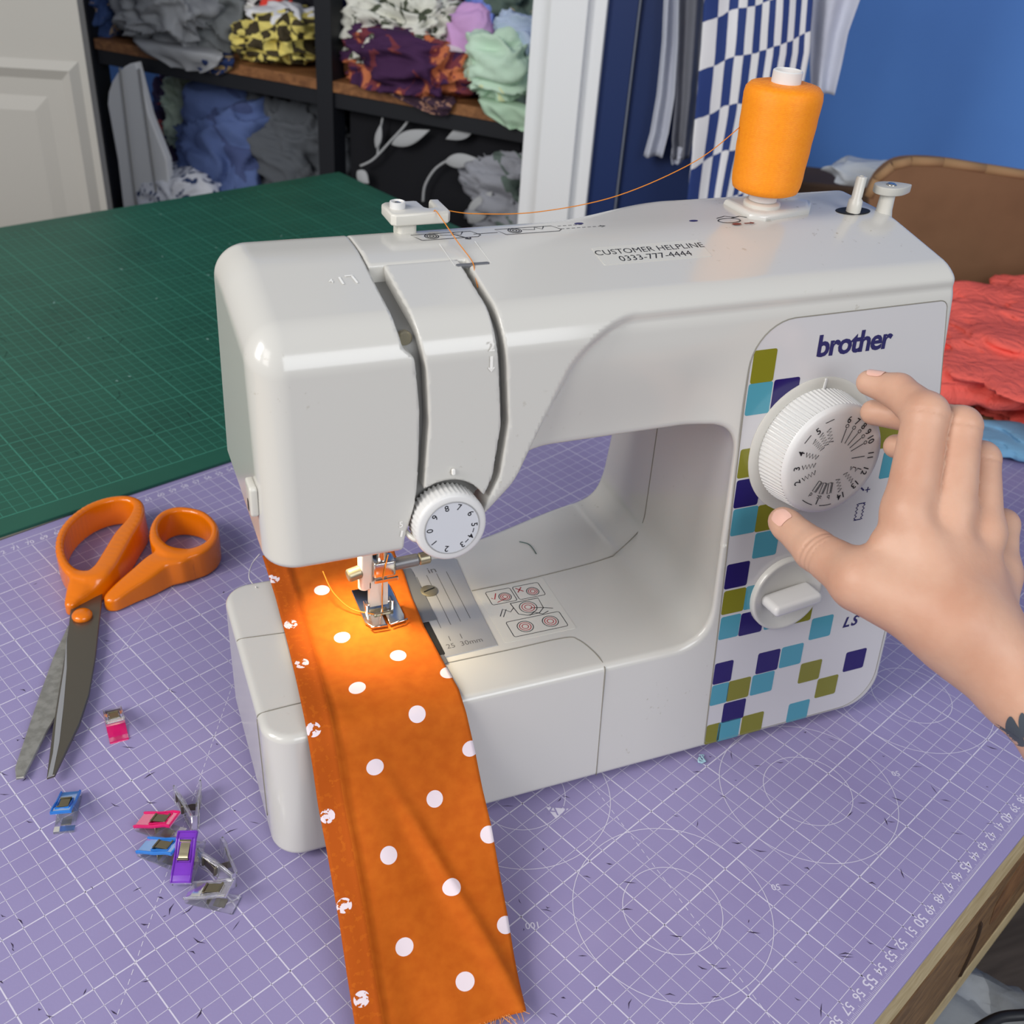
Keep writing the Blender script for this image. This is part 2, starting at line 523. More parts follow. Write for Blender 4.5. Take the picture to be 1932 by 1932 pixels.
def wallx(Y, Z): 
    lo, hi = 24.0, 33.0
    for _ in range(40):
        m_ = (lo + hi) / 2
        if shell(np.array([[m_, Y, Z]]))[0] < 0: hi = m_
        else: lo = m_
    return hi
seam([(26.0, 9.6, 8.02)] + [(wallx(10.2, z), 10.0 + 0.03 * z, z) for z in (8.9, 9.8, 11, 12.5, 14, 16, 18)])
# front fold line of the base and underside feet
for fx, fy in ((6, 2.5), (6, 11.5), (37, 3), (37, 13)):
    part('rubber_foot', put(lathe([(0.9, 0.0), (1.0, 0.1), (1.0, 0.7)], 20), (np.array([fx, fy, 0.0]), np.eye(3))), rubber, machine)

# ---- printed front panel
pan = []
def arc(cx, cz, r, a0, a1, n=8): return [(cx + r * math.cos(math.radians(a0 + (a1 - a0) * k / n)), cz + r * math.sin(math.radians(a0 + (a1 - a0) * k / n))) for k in range(n + 1)]
outline = arc(29.9, 23.7, 2.3, 180, 92, 10) + [(38.4, 26.05)] + arc(38.55, 25.55, 0.5, 90, 0, 5) + [(39.9, 21), (40.0, 14), (39.95, 6)] + arc(37.65, 3.1, 2.3, 0, -90, 10) + [(28.5, 0.8)] + arc(28.45, 1.1, 0.3, 270, 180, 4) + [(28.0, 8), (27.75, 16), (27.6, 22)]
def onpanel(sh2, lift): return np.array([[v[0], 0.105 * v[1] - lift - v[2], v[1]] for v in sh2[0]]), sh2[1]
def panelsheet(poly, lift, th=0.03):
    v, f = prism(poly, 0, th)
    return onpanel((v, [q[::-1] for q in f]), lift)
panel = part('dial_panel', panelsheet(outline, -0.01, 0.05), panelm)
panel['label'] = 'glossy control panel printed with teal, olive and navy squares'
edge = np.array([FP(a, b, -0.03) for a, b in outline])
part('panel_rim', tube(edge, 0.028, 6, closed=True), seamm, panel, smooth=True)
SQ = [('o', 28.35, 1.42), ('t', 29.7, 1.4), ('o', 31.3, 1.41), ('t', 34.55, 1.42), ('n', 29.85, 2.74), ('t', 28.5, 4.24), ('o', 29.95, 4.25),
      ('t', 31.55, 4.25), ('o', 36.35, 2.77), ('n', 28.56, 5.74), ('n', 31.69, 5.74), ('o', 34.87, 4.24), ('n', 38.1, 4.25), ('t', 33.28, 5.76),
      ('t', 35.05, 7.3), ('t', 28.57, 8.8), ('n', 30.1, 8.75), ('t', 31.75, 8.78), ('o', 33.4, 8.75), ('o', 28.65, 10.45), ('t', 30.15, 10.46),
      ('n', 28.62, 12.09), ('t', 30.2, 13.7), ('t', 28.6, 15.36), ('o', 30.1, 15.33), ('n', 28.5, 17.0), ('o', 28.4, 18.7), ('n', 29.9, 22.16),
      ('t', 28.33, 22.12), ('o', 28.3, 23.77), ('o', 36.9, 19.05), ('t', 37.7, 17.2)]
def left_edge(z): return interp(z, [(b, a) for a, b in ((28.1, 0.8), (28.02, 8), (27.77, 16), (27.63, 22), (27.7, 24.6))], False) + 0.06
for c, x, z in SQ:
    hgt = 0.69 + 0.006 * z
    x0 = max(x - 0.75, float(left_edge(z))); x1 = x + 0.75
    sq = rrect(x0, x1, z - hgt, z + hgt, 0.12, 3)
    part('printed_square', panelsheet(sq, 0.041, 0.012), {'o': olivem, 't': tealm, 'n': navym}[c], panel)
part('maker_lettering', put(glyphs('brother', 1.1, offset=0.028, space=0.93), ffr(33.6, 24.38, -0.06)), navyink, panel)
part('model_lettering', put(glyphs('LS', 0.68, shear=0.25, offset=0.03, space=1.25), ffr(37.1, 7.2, -0.06)), navyink, panel)
pm = join(move(ribbon([(-0.9, 0.25), (-0.5, 0.1), (-0.25, -0.12)], 0.09)), move(glyphs('+', 0.5), 0.0, -0.15))
part('stitch_width_mark', put(pm, ffr(36.35, 16.0, -0.06)), navyink, panel)
zz = [(0.13 * (-1) ** k + 0.0, 0.11 * k) for k in range(10)]
bl = join(ribbon([(-0.22 + a * 0.5, b) for a, b in zz], 0.06), ribbon([(0.22 + a * 0.5, b) for a, b in zz], 0.06), ribbon([(-0.28, 0), (0.2, 0)], 0.06), ribbon([(-0.2, 1.0), (0.28, 1.0)], 0.06))
part('buttonhole_mark', put(bl, ffr(36.1, 14.1, -0.06)), navyink, panel)

# ---- stitch selector dial
ds = thing  # noqa
dialfr = ffr(32.0, 19.1, -0.045)
bez = part('stitch_dial', put(lathe([(3.72, 0.0), (3.72, 0.06), (3.55, 0.10), (3.3, 0.04), (3.05, 0.02), (0.3, 0.02)], 64), dialfr), cream, machine, sharp=40)
bez['label'] = 'large white ribbed stitch selector dial'
prof = [(2.95, 0.03), (2.95, 1.42), (2.86, 1.58), (2.7, 1.66), (2.5, 1.68), (0.05, 1.70)]
def ribbed(prof, n, depth, z0, z1, k=4):
    v, f = lathe(prof, n * k)
    for i, p in enumerate(v):
        if z0 <= p[2] <= z1:
            a = i % (n * k) % k
            if a in (0, 1): v[i, :2] *= 1 - depth
    return v, f
prof2 = [(3.12, 0.03), (3.16, 0.08), (2.98, 1.62), (2.95, 1.70), (2.88, 1.82), (2.72, 1.90), (2.5, 1.92), (0.02, 1.94)]
part('ribbed_knob', put(ribbed(prof2, 84, 0.034, 0.05, 1.65), dialfr), knobw, bez, sharp=50)
part('pointer_line', put(move(rbox(-0.07, 0.07, -0.3, 0.3, 0, 0.1, 0.05), 0.15, 3.36, 0.04, rot=-0.1), dialfr), knobw, bez)
num = []
def polar(sh, ang, r, spin=True):
    return move(sh, r * math.sin(ang), r * math.cos(ang), 0, rot=-ang if spin else 0)
DN = [('6', 12, 0), ('7', 26, 0), ('8', 40, 0), ('9', 53, 0), ('10', 66, 0), ('11', 90, 1), ('12', 112, 2), ('13', 134, 3), ('14', 158, 3), ('1', 196, 5), ('2', 247, 4), ('3', 268, 4), ('4', 289, 4), ('5', 324, 6)]
for s, a, k in DN:
    an = math.radians(a)
    num.append(polar(glyphs(s, 0.36, offset=0.01), an, 2.2))
    if k == 0: 
        num.append(polar(ribbon([(0, -0.75), (0, 0.0)], 0.04), an, 1.75))
        num.append(polar(ribbon(circle(0.09, 12) + [(0.09, 0)], 0.035), an, 1.88))
    elif k == 1: num.append(polar(ribbon([(0, -0.8), (0, 0.0)], 0.04), an, 1.85))
    elif k == 2: num.append(polar(ribbon([(0, 0), (0, -0.25), (0.2, -0.32), (0, -0.4), (0, -0.6), (0.2, -0.66), (0, -0.74)], 0.045), an, 1.95))
    elif k in (3, 4): num.append(polar(ribbon([(0.12 * (-1) ** j, -0.1 * j) for j in range(9)], 0.045), an, 1.92))
    elif k == 5:
        for o_ in (-0.28, 0.0, 0.28):
            num.append(polar(ribbon([(-0.09, 0), (0.09, 0), (0.09, 0.6), (-0.09, 0.6), (-0.09, 0)], 0.04), an + o_, 1.2))
            num.append(polar(ribbon([(-0.16, 0), (-0.16, 0.6)], 0.04), an + o_, 1.2))
        num.append(ribbon([(2.45 * math.sin(an + q), 2.45 * math.cos(an + q)) for q in np.linspace(-0.4, -0.1, 8)], 0.04))
        num.append(ribbon([(2.45 * math.sin(an + q), 2.45 * math.cos(an + q)) for q in np.linspace(0.1, 0.4, 8)], 0.04))
        for s2, o_ in (('b', -0.3), ('ac', 0.0), ('d', 0.3)): num.append(polar(glyphs(s2, 0.26), an + o_, 2.0))
    elif k == 6:
        for o_, n_ in ((-0.22, 12), (0.02, 10), (0.26, 8)):
            num.append(polar(ribbon([(0.14 * (-1) ** j, -0.8 * j / n_) for j in range(n_ + 1)], 0.045), an + o_, 1.95))
        for o_ in (-0.28, 0.32): num.append(polar(ribbon([(-0.25, 0), (0.25, 0)], 0.04), an + o_, 2.35))
v_, f_ = join(*num)
part('dial_print', put((v_ + np.array([0, 0, 1.952]), f_), dialfr), ink, bez)

# ---- stitch length dial, dished with a finger bar
d2 = ffr(32.0, 10.35, -0.045)
dish = part('stitch_length_dial', put(lathe([(2.25, 0.0), (2.25, 0.3), (2.18, 0.36), (2.05, 0.34), (1.8, 0.2), (1.4, 0.09), (0.8, 0.04), (0.02, 0.02)], 48), d2), white, machine, sharp=60)
part('finger_bar', put(move(rbox(-1.6, 1.45, -0.34, 0.34, 0.02, 1.5, 0.3, 0.2), 0, 0.0, rot=0.12), d2), knobw, dish, sharp=50)
part('stop_dot', put(move(prism(circle(0.07, 10), 0, 0.02), -1.1, 1.3, 0.12), d2), ink, dish)

# ---- upper thread tension dial
td = ffr(12.3, 18.55, -0.75)
ten = part('tension_dial', put(ribbed([(1.5, -0.9), (1.66, -0.85), (1.66, 0.12), (1.6, 0.28), (1.5, 0.33), (1.3, 0.33)], 46, 0.05, -0.87, 0.1), td), knobw, machine, sharp=50)
ten['label'] = 'white ribbed thread tension dial numbered 0 to 9'
part('dial_face', put(move(prism(circle(1.24, 40), 0, 0.03), 0, 0, 0.325), td), mat('dial_face_grey', (205, 207, 212), 0.4), ten)
part('dial_rim', put((tube([(1.27 * math.cos(a), 1.27 * math.sin(a), 0.345) for a in np.linspace(0, 2 * math.pi, 48, endpoint=False)], 0.03, 6, True)), td), mat('rim_grey', (160, 160, 160), 0.5), ten)
nn = []
for s, a in (('8', -14), ('7', 18), ('6', 55), ('5', 90), ('4', 122), ('3', 153), ('2', 195), ('1', 235), ('0', 272), ('9', 310)):
    nn.append(polar(glyphs(s, 0.3, offset=0.012), math.radians(a), 1.02))
for a in (106, 138): nn.append(ribbon([(1.03 * math.sin(math.radians(a + q)), 1.03 * math.cos(math.radians(a + q))) for q in (-6, 0, 6)], 0.04))
v_, f_ = join(*nn)
part('dial_print', put((v_ + np.array([0, 0, 0.36]), f_), td), ink, ten)
part('tension_axle', put(lathe([(0.75, -3.2), (0.75, -0.8)], 20), td), darkp, machine)

# ---- needle plate and cover on the bed
pl = part('needle_plate', prism([(8.6, 3.95), (16.4, 4.1), (16.55, 8.0), (16.85, 12.0), (16.5, 12.4), (8.6, 12.3)], 7.9, 8.06, 0.04), steelp, machine, sharp=40)
part('bobbin_cover', rbox(8.9, 13.5, 4.2, 7.3, 8.0, 8.08, 0.15, 0.02), darkp, pl)
part('plate_step', rbox(8.8, 14.0, 7.0, 11.9, 8.03, 8.1, 0.1, 0.02), steeld, pl)
sc = part('plate_screw', put(lathe([(0.5, 0), (0.5, 0.05), (0.42, 0.09), (0.02, 0.1)], 24), (np.array([14.35, 9.55, 8.06]), np.eye(3))), screwm, pl, sharp=40)
part('screw_slot', move(box(-0.36, 0.36, -0.04, 0.04, 0, 0.02), 14.35, 9.55, 8.155, rot=0.3), darkp, sc)
ln = [ribbon([(x, 6.3 + 0.1 * k), (x + 0.12, 11.0)], 0.035) for k, x in enumerate((13.95, 14.55, 15.15, 15.75))]
ln += [ribbon([(x, 5.15), (x + .02, 5.55)], 0.04) for x in (14.1, 14.75)]
ln += [move(glyphs('25  30mm', 0.36), 14.75, 4.75), move(glyphs('1', 0.5), 14.0, 11.3), move(glyphs('in', 0.55), 15.1, 11.35)]
v_, f_ = join(*ln)
part('plate_engraving', (v_ + np.array([0, 0, 8.067]), f_), mat('engraving', (92, 92, 94), 0.5), pl)
part('release_slide', rbox(12.8, 13.4, 3.55, 4.2, 7.98, 8.12, 0.08, 0.03), steeld, pl)
# threading sticker
st = part('threading_sticker', prism(rrect(16.85, 21.05, 4.15, 8.88, 0.12), 8.0, 8.02), labelm, machine)
LI = []; RD = []
def rr(x0, x1, y0, y1, r=0.12): q = rrect(x0, x1, y0, y1, r, 3); return ribbon(q + [q[0]], 0.04)
LI += [rr(17.35, 18.85, 7.35, 8.55), rr(19.0, 20.6, 7.35, 8.55), rr(17.5, 20.7, 4.45, 5.75)]
for cx, cy, r in ((18.3, 7.85, 0.36), (20.0, 7.85, 0.36), (18.4, 5.1, 0.45), (19.9, 5.1, 0.45), (19.2, 6.6, 0.5)):
    for q, arr in ((1.0, LI), (0.72, RD), (0.4, RD)):
        c_ = circle(r * q, 18, cx, cy); arr.append(ribbon(c_ + [c_[0]], 0.045))
LI += [ribbon([(18.35, 7.2), (18.45, 6.2), (18.9, 5.95), (19.6, 5.95), (20.0, 6.3), (20.05, 7.2), (18.35, 7.2)], 0.05),
       ribbon([(17.4, 6.3), (17.75, 6.85), (18.1, 6.5), (18.4, 6.8)], 0.05), ribbon([(17.55, 6.2), (17.95, 6.8)], 0.04), ribbon([(19.3, 6.5), (19.9, 6.35), (20.5, 6.1)], 0.05),
       ribbon([(19.0, 5.9), (19.35, 6.1), (19.75, 5.8), (20.15, 5.95)], 0.05)]
RD += [ribbon([(17.5, 7.95), (17.65, 7.8), (17.9, 8.3)], 0.06), ribbon([(19.15, 8.0), (19.5, 8.4)], 0.06), ribbon([(19.5, 8.0), (19.15, 8.4)], 0.06), ribbon([(17.7, 7.5), (18.3, 7.7)], 0.05)]
v_, f_ = join(*LI); part('sticker_drawing', (v_ + np.array([0, 0, 8.026]), f_), ink, st)
v_, f_ = join(*RD); part('sticker_red_drawing', (v_ + np.array([0, 0, 8.028]), f_), redink, st)

# ---- needle bar, clamp and presser foot
nx, ny = 11.2, 8.5
pb = part('presser_bar', lathe([(0.28, 10.6), (0.28, 18.5)], 16), cream, machine, sharp=40)
pb.data.transform(Matrix.Identity(4))
def cyl(name, a, b, r, m, par, n=16, sharp=40):
    a = np.asarray(a, float); b = np.asarray(b, float)
    u, v, w = basis(b - a); L = np.linalg.norm(b - a)
    e = min(r * 0.2, L * 0.2)
    return part(name, put(lathe([(r - e, 0), (r, e), (r, L - e), (r - e, L)], n), (a, np.stack([u, v, w]))), m, par, sharp=sharp)
bpy.data.objects.remove(pb)
pb = cyl('presser_bar', (nx - 0.75, ny + 0.5, 9.6), (nx - 0.75, ny + 0.5, 18.5), 0.34, cream, machine)
part('shank', rbox(nx - 1.05, nx - 0.4, ny - 0.1, ny + 0.7, 9.9, 12.4, 0.15, 0.06), cream, pb, sharp=40)
part('ankle', prism([(nx - 0.6, ny - 0.1), (nx + 0.4, ny - 0.1), (nx + 0.4, ny + 0.35), (nx - 0.6, ny + 0.35)], 8.65, 10.4, 0.06), cream, pb, sharp=40)
cyl('thumb_screw', (nx - 1.75, ny + 0.1, 10.9), (nx - 1.0, ny + 0.2, 11.0), 0.36, screwm, pb)
cyl('needle_bar', (nx + 0.1, ny, 11.0), (nx + 0.1, ny, 18.5), 0.3, chrome, machine)
cb = part('needle_clamp', rbox(nx - 0.45, nx + 0.75, ny - 0.45, ny + 0.45, 10.8, 11.75, 0.14, 0.08), chrome, machine, sharp=40)
cyl('clamp_arm', (nx + 0.7, ny - 0.05, 11.25), (nx + 2.1, ny - 0.05, 11.3), 0.34, steeld, cb)
cyl('clamp_screw', (nx + 2.1, ny - 0.05, 11.3), (nx + 2.75, ny - 0.05, 11.33), 0.34, screwm, cb)
part('thread_hook', rbox(nx - 0.45, nx + 0.85, ny - 0.55, ny - 0.42, 10.55, 10.75, 0.05, 0.02), chrome, cb)
cyl('needle', (nx + 0.08, ny - 0.1, 8.2), (nx + 0.08, ny - 0.1, 11.2), 0.05, chrome, machine, 10)
ft = part('presser_foot', prism([(nx - 1.1, ny + 2.0), (nx - 1.1, ny - 0.9), (nx - 0.8, ny - 1.4), (nx - 0.05, ny - 1.45), (nx - 0.05, ny - 0.5), (nx + 0.12, ny - 0.5), (nx + 0.12, ny - 1.45), (nx + 0.95, ny - 1.35), (nx + 1.08, ny - 0.9), (nx + 1.08, ny + 2.0)], 8.24, 8.4, 0.04), chrome, machine, sharp=40)
part('foot_toe', join(tube([(nx - 0.95, ny - 1.25, 8.4), (nx - 0.9, ny - 1.5, 8.48), (nx - 0.05, ny - 1.55, 8.46)], 0.06, 8), tube([(nx + 0.12, ny - 1.55, 8.46), (nx + 0.95, ny - 1.45, 8.48), (nx + 1.1, ny - 1.4, 8.48)], 0.06, 8)), chrome, ft, smooth=True)
for s in (-1, 1):
    part('foot_lug', rbox(nx - 0.1 + s * 0.72 - 0.08, nx - 0.1 + s * 0.72 + 0.08, ny - 0.25, ny + 0.25, 8.35, 8.95, 0.05, 0.03), chrome, ft)
cyl('foot_pin', (nx - 0.85, ny + 0.05, 8.75), (nx + 0.65, ny + 0.05, 8.75), 0.09, chrome, ft, 10)
part('foot_slot', tube(spline([(nx - 0.5, ny - 0.55, 8.42), (nx + 0.55, ny - 0.5, 8.42)], 4), 0.09, 8), screwm, ft, smooth=True)
# lamp under the head
part('lamp_lens', rbox(6.6, 8.6, 9.2, 11.4, 17.05, 17.4, 0.4, 0.1), mat('lamp_lens', (255, 240, 205), 0.3), machine)
lamp = bpy.data.lights.new('machine_lamp', 'AREA'); lamp.size = 0.018; lamp.energy = 0.085; lamp.spread = math.radians(62); lamp.color = (1.0, 0.80, 0.46)
lo_ = bpy.data.objects.new('machine_lamp', lamp); COL.objects.link(lo_); lo_.parent = machine
lo_.location = (w2m((7.6, 10.3, 16.95)) - w2m((22, 8, 0)))
lo_.rotation_euler = (Vector((11.0, 7.2, 8.2)) - Vector((7.6, 10.3, 16.95))).to_track_quat('-Z', 'Y').to_euler()
# thread cutter on the left of the head
tc_ = part('thread_cutter', put(rbox(-0.55, 0.55, -0.75, 0.75, -0.05, 0.3, 0.2, 0.1), frame((4.28, 3.4, 20.1), (0, 1, 0), (-1, 0, 0))), cream, machine, sharp=40)
part('cutter_blade', put(box(-0.12, 0.12, 0.1, 0.62, 0.29, 0.32), frame((4.28, 3.4, 20.1), (0, 1, 0), (-1, 0, 0))), darkp, tc_)
part('thread_guide_hook', tube(spline([(10.4, 1.9, 18.2), (10.7, 1.3, 18.0), (11.2, 1.0, 18.1)], 4), 0.12, 8), cream, machine, smooth=True)
cyl('lever_screw', (10.78, 3.55, 26.7), (10.78, 3.2, 26.72), 0.32, screwm, machine)
# raised signs on the covers
def emboss(name, sh, fr, par=machine, h=0.03):
    v, f = sh
    part(name, put((v + np.array([0, 0, h]), f), fr), mat('emboss', (240, 238, 232), 0.25) if 'emboss' not in MATS else MATS['emboss'], par)
emboss('raised_number', join(glyphs('2', 0.42, offset=0.012), ribbon([(0, -0.4), (0, -1.0)], 0.13), ribbon([(-0.13, -0.9), (0, -1.06), (0.13, -0.9)], 0.07)), ffr(14.25, 26.4, -0.45))
emboss('raised_number', join(glyphs('5', 0.3, offset=0.01), ribbon([(0.05, -0.3), (-0.02, -0.6)], 0.1)), ffr(10.15, 18.75, -0.45))
emboss('raised_number', join(move(glyphs('4', 0.3, offset=0.01), -0.7, 0), ribbon([(-0.3, 0.25), (-0.25, -0.3)], 0.1), ribbon([(0.3, 0.3), (-0.05, 0.3)], 0.08), ribbon([(0.25, 0.3), (0.35, -0.3)], 0.1)), tfr(9.2, 6.3, 0.0))
emboss('tension_pointer', rbox(-0.08, 0.08, -0.14, 0.14, 0, 0.12, 0.06, 0.03), ffr(12.55, 20.95, -0.44))
# slot on the top where the thread enters
part('thread_entry', put(rbox(-0.78, 0.78, -0.1, 0.1, -0.1, 0.03, 0.09, 0.02), tfr(14.95, 6.75)), steeld, machine)
ln_ = [ribbon([(-0.85, 0.1), (-0.95, 2.0)], 0.03), ribbon([(0.85, 0.1), (0.75, 2.0)], 0.03)]
v_, f_ = join(*ln_); emboss('raised_line', (v_, f_), tfr(14.95, 6.6), h=0.015)

# ---- thread guide on top, spool pin mount, bobbin winder
Yg = 9.9
tg = part('thread_guide', prism([(12.2, Yg + 0.2), (12.4, Yg), (14.85, Yg), (15.02, Yg + 0.2), (15.02, Yg + 1.9), (14.6, Yg + 1.95), (14.48, Yg + 1.7), (14.48, Yg + 0.9), (14.35, Yg + 0.75), (14.15, Yg + 0.75), (14.02, Yg + 0.9), (13.95, Yg + 1.8), (13.8, Yg + 1.9), (12.4, Yg + 1.9), (12.2, Yg + 1.7)], 29.05, 29.6, 0.1), cream, machine, sharp=40)
part('guide_stem', rbox(12.6, 13.5, Yg + 0.3, Yg + 1.3, 28.4, 29.1, 0.2, 0.05), cream, tg)
gb = part('guide_bush', put(lathe([(0.36, 0), (0.36, 0.28), (0.3, 0.3), (0.27, 0.22), (0.27, 0.1)], 20), (np.array([12.75, Yg + 1.0, 29.6]), np.eye(3))), knobw, tg, sharp=40)
part('guide_screw', put(lathe([(0.24, 0), (0.24, 0.2), (0.1, 0.27), (0.02, 0.28)], 16), (np.array([12.75, Yg + 1.0, 29.6]), np.eye(3))), chrome, tg, smooth=True)
sx, sy = 32.0, 10.0
mt = part('spool_mount', prism([(sx - 1.3, sy + 1.5), (sx - 1.3, sy - 0.9), (sx - 0.6, sy - 1.4), (sx + 2.4, sy - 0.9), (sx + 3.4, sy + 0.3), (sx + 2.6, sy + 1.5)], 28.3, 28.95, 0.3), white, machine, sharp=40)
part('mount_collar', put(lathe([(0.95, 0), (0.95, 0.18), (0.85, 0.26), (0.3, 0.26)], 28), (np.array([sx, sy, 28.93]), np.eye(3))), cream, mt, sharp=40)
cyl('spool_pin', (sx, sy, 28.9), (sx, sy, 35.2), 0.3, knobw, mt)
bx, by = 37.1, 8.95
part('winder_hole_disc', put(lathe([(0.95, 0), (0.95, 0.035), (0.85, 0.05)], 28), (np.array([bx + 0.15, by + 0.2, 28.585]), np.diag([1.1, 0.62, 1.0]))), darkp, machine)  # thin black disc painted in for the dark inside of the hole
bw = part('bobbin_winder', put(lathe([(0.36, -0.2), (0.38, 0.3), (0.36, 0.75), (0.27, 0.85), (0.26, 1.9), (0.22, 1.98), (0.12, 2.0), (0.1, 1.8)], 20), (np.array([bx, by, 28.5]), np.eye(3))), cream, machine, sharp=50)
part('winder_spring', box(bx + 0.2, bx + 0.27, by - 0.12, by + 0.08, 29.4, 30.45), cream, bw)
stp = part('winder_stop', put(lathe([(0.5, -0.1), (0.42, 0.3), (0.38, 1.2)], 20), (np.array([bx + 1.95, by - 0.1, 28.4]), np.eye(3))), cream, machine, sharp=50)
pc = spline([(-0.85, 0.1, 0), (-0.6, 0.55, 0), (0, 0.7, 0), (0.7, 0.5, 0), (1.3, 0.0, 0), (1.15, -0.25, 0), (0.4, -0.6, 0), (-0.3, -0.6, 0), (-0.75, -0.3, 0)], 4, True)[:, :2]
cm = part('stop_cam', put(prism(pc, 0, 0.42, 0.05), (np.array([bx + 1.95, by - 0.1, 29.55]), np.eye(3))), mat('cam_grey', (190, 188, 180), 0.4), stp, sharp=40)
part('cam_screw', put(lathe([(0.27, 0), (0.27, 0.03), (0.2, 0.08), (0.02, 0.09)], 18), (np.array([bx + 2.0, by - 0.1, 29.97]), np.eye(3))), chrome, stp, smooth=True)

# ---- helpline label and threading icons on the top
lb = part('helpline_label', put(prism(rrect(-2.85, 2.85, -0.72, 0.78, 0.06), 0, 0.02), tfr(23.85, 6.55, 0.0)), labelm)
part('label_print', put(join(move(glyphs('CUSTOMER HELPLINE', 0.43), 0.0, 0.26), move(glyphs('0333-777-4444', 0.45), 0.0, -0.36)), tfr(23.85, 6.55, 0.026)), ink, lb)
IC = []
def ic(x, y, pts, w=0.05): IC.append(ribbon([(x + a, y + b) for a, b in pts], w))
for x0 in (13.1, 17.2):
    y0 = 9.2
    ic(x0, y0, [(0.3, 0), (3.0, 0), (3.2, 0.2), (2.9, 0.75), (0, 0.75), (0.3, 0)])
    for r in (0.32, 0.22, 0.1): ic(x0 + 0.9, y0 + 0.45, circle(r, 16) + [(r, 0)], 0.05)
    ic(x0, y0, [(1.3, 0.5), (1.9, 0.4), (2.0, 0.7), (2.3, 0.4), (2.5, 0.75)])
ic(13.1, 9.2, [(2.9, 0.35), (4.1, 0.35)]); ic(13.1, 9.2, [(1.9, 0.6), (2.5, -0.2)], 0.08); ic(13.1, 9.2, [(2.3, -0.15), (2.52, -0.25), (2.6, -0.05)], 0.07)
for k in range(8): ic(20.4 + 0.28 * k, 9.45, [(0, 0), (0.18, 0)], 0.04)
ic(22.6, 9.45, [(-0.1, 0.1), (0.15, 0), (-0.1, -0.1)], 0.06)
for k in range(5): ic(20.4 + 0.28 * k, 9.85, [(0, 0), (0.18, 0)], 0.04)
ic(29.5, 9.0, [(q[0] * 0.9, q[1] * 0.45) for q in circle(0.7, 16)] + [(0.63, 0)], 0.06); ic(29.5, 9.0, [(0.3, 0.3), (0.9, 0.5), (1.3, 0.2)], 0.08); ic(29.6, 9.3, [(-0.6, 0.1), (0, 0.35), (0.5, 0.1)], 0.06)
for v_, f_ in IC: part('threading_icon_stroke', (v_ + np.array([0, 0, 28.612]), f_), ink, machine)
dots = [move(prism([(q[0], q[1] * 0.5) for q in circle(0.24, 16)], 0, 0.012), a, b, 28.605) for a, b in ((21.6, 10.0), (27.6, 9.3))]
for q_ in dots: part('step_marker', q_, navyink, machine)
part('step_marker', join(move(prism([(q[0], q[1] * 0.5) for q in circle(0.26, 16)], 0, 0.012), 29.6, 8.45, 28.605), move(prism([(-0.3, -0.05), (0.1, -0.05), (0.1, -0.14), (0.3, 0), (0.1, 0.14), (0.1, 0.05), (-0.3, 0.05)], 0, 0.012), 30.35, 8.45, 28.605)), brownink, machine)

# ================================================================ thread spool
orange_thread = mat('orange_thread', (250, 140, 8), 0.5)
def windings(m):
    nt = m.node_tree; b = nt.nodes['Principled BSDF']
    tc = nt.nodes.new('ShaderNodeTexCoord'); mp = nt.nodes.new('ShaderNodeMapping'); mp.inputs['Rotation'].default_value = (0.10, 0.06, 0)
    w = nt.nodes.new('ShaderNodeTexWave'); w.bands_direction = 'Z'; w.inputs['Scale'].default_value = 900; w.inputs['Distortion'].default_value = 6; w.inputs['Detail'].default_value = 2; w.inputs['Detail Scale'].default_value = 0.6
    n = nt.nodes.new('ShaderNodeTexNoise'); n.inputs['Scale'].default_value = 600
    bp = nt.nodes.new('ShaderNodeBump'); bp.inputs['Strength'].default_value = 0.3; bp.inputs['Distance'].default_value = 0.0002
    mx = nt.nodes.new('ShaderNodeMix'); mx.data_type = 'RGBA'; mx.inputs[6].default_value = srgb(236, 122, 0); mx.inputs[7].default_value = srgb(255, 158, 14)
    nt.links.new(tc.outputs['Object'], mp.inputs['Vector']); nt.links.new(mp.outputs[0], w.inputs['Vector']); nt.links.new(tc.outputs['Object'], n.inputs['Vector'])
    ad = nt.nodes.new('ShaderNodeMath'); ad.operation = 'ADD'
    nt.links.new(w.outputs['Fac'], ad.inputs[0]); nt.links.new(n.outputs['Fac'], ad.inputs[1])
    nt.links.new(ad.outputs[0], bp.inputs['Height']); nt.links.new(bp.outputs[0], b.inputs['Normal'])
    dv = nt.nodes.new('ShaderNodeMath'); dv.operation = 'MULTIPLY'; dv.inputs[1].default_value = 0.6
    nt.links.new(ad.outputs[0], dv.inputs[0]); nt.links.new(dv.outputs[0], mx.inputs[0]); nt.links.new(mx.outputs[2], b.inputs['Base Color'])
windings(orange_thread)
spool = thing('thread_spool', 'orange thread spool on the pin at the top of the sewing machine', 'spool', (sx, sy, 29.2))
corep = [(0.72, 29.22), (0.72, 35.45), (0.66, 35.5), (0.6, 35.45), (0.6, 34.0), (0.33, 34.0)]
V_, F_ = lathe([(r, z - 29.2) for r, z in corep], 28); mesh('core', put((V_, F_), (np.array([sx, sy, 29.2]), np.eye(3)))[0], F_, knobw, spool, smooth=True, sharp=40)
wp = [(0.75, 29.75), (1.45, 29.72), (1.66, 29.82), (1.74, 30.1)] + [(1.75 + 0.018 * k + 0.012 * math.sin(k * 2.1) , 30.1 + k * 0.42) for k in range(1, 10)] + [(1.93, 34.3), (1.88, 34.6), (1.7, 34.8), (1.3, 34.9), (0.75, 34.93)]
V_, F_ = lathe([(r, z - 29.2) for r, z in wp], 48); mesh('thread_winding', put((V_, F_), (np.array([sx, sy, 29.2]), np.eye(3)))[0], F_, orange_thread, spool, smooth=True)
thr = mat('orange_strand', (214, 128, 30), 0.6)
a = np.array([sx - 1.72, sy + 0.62, 32.75])
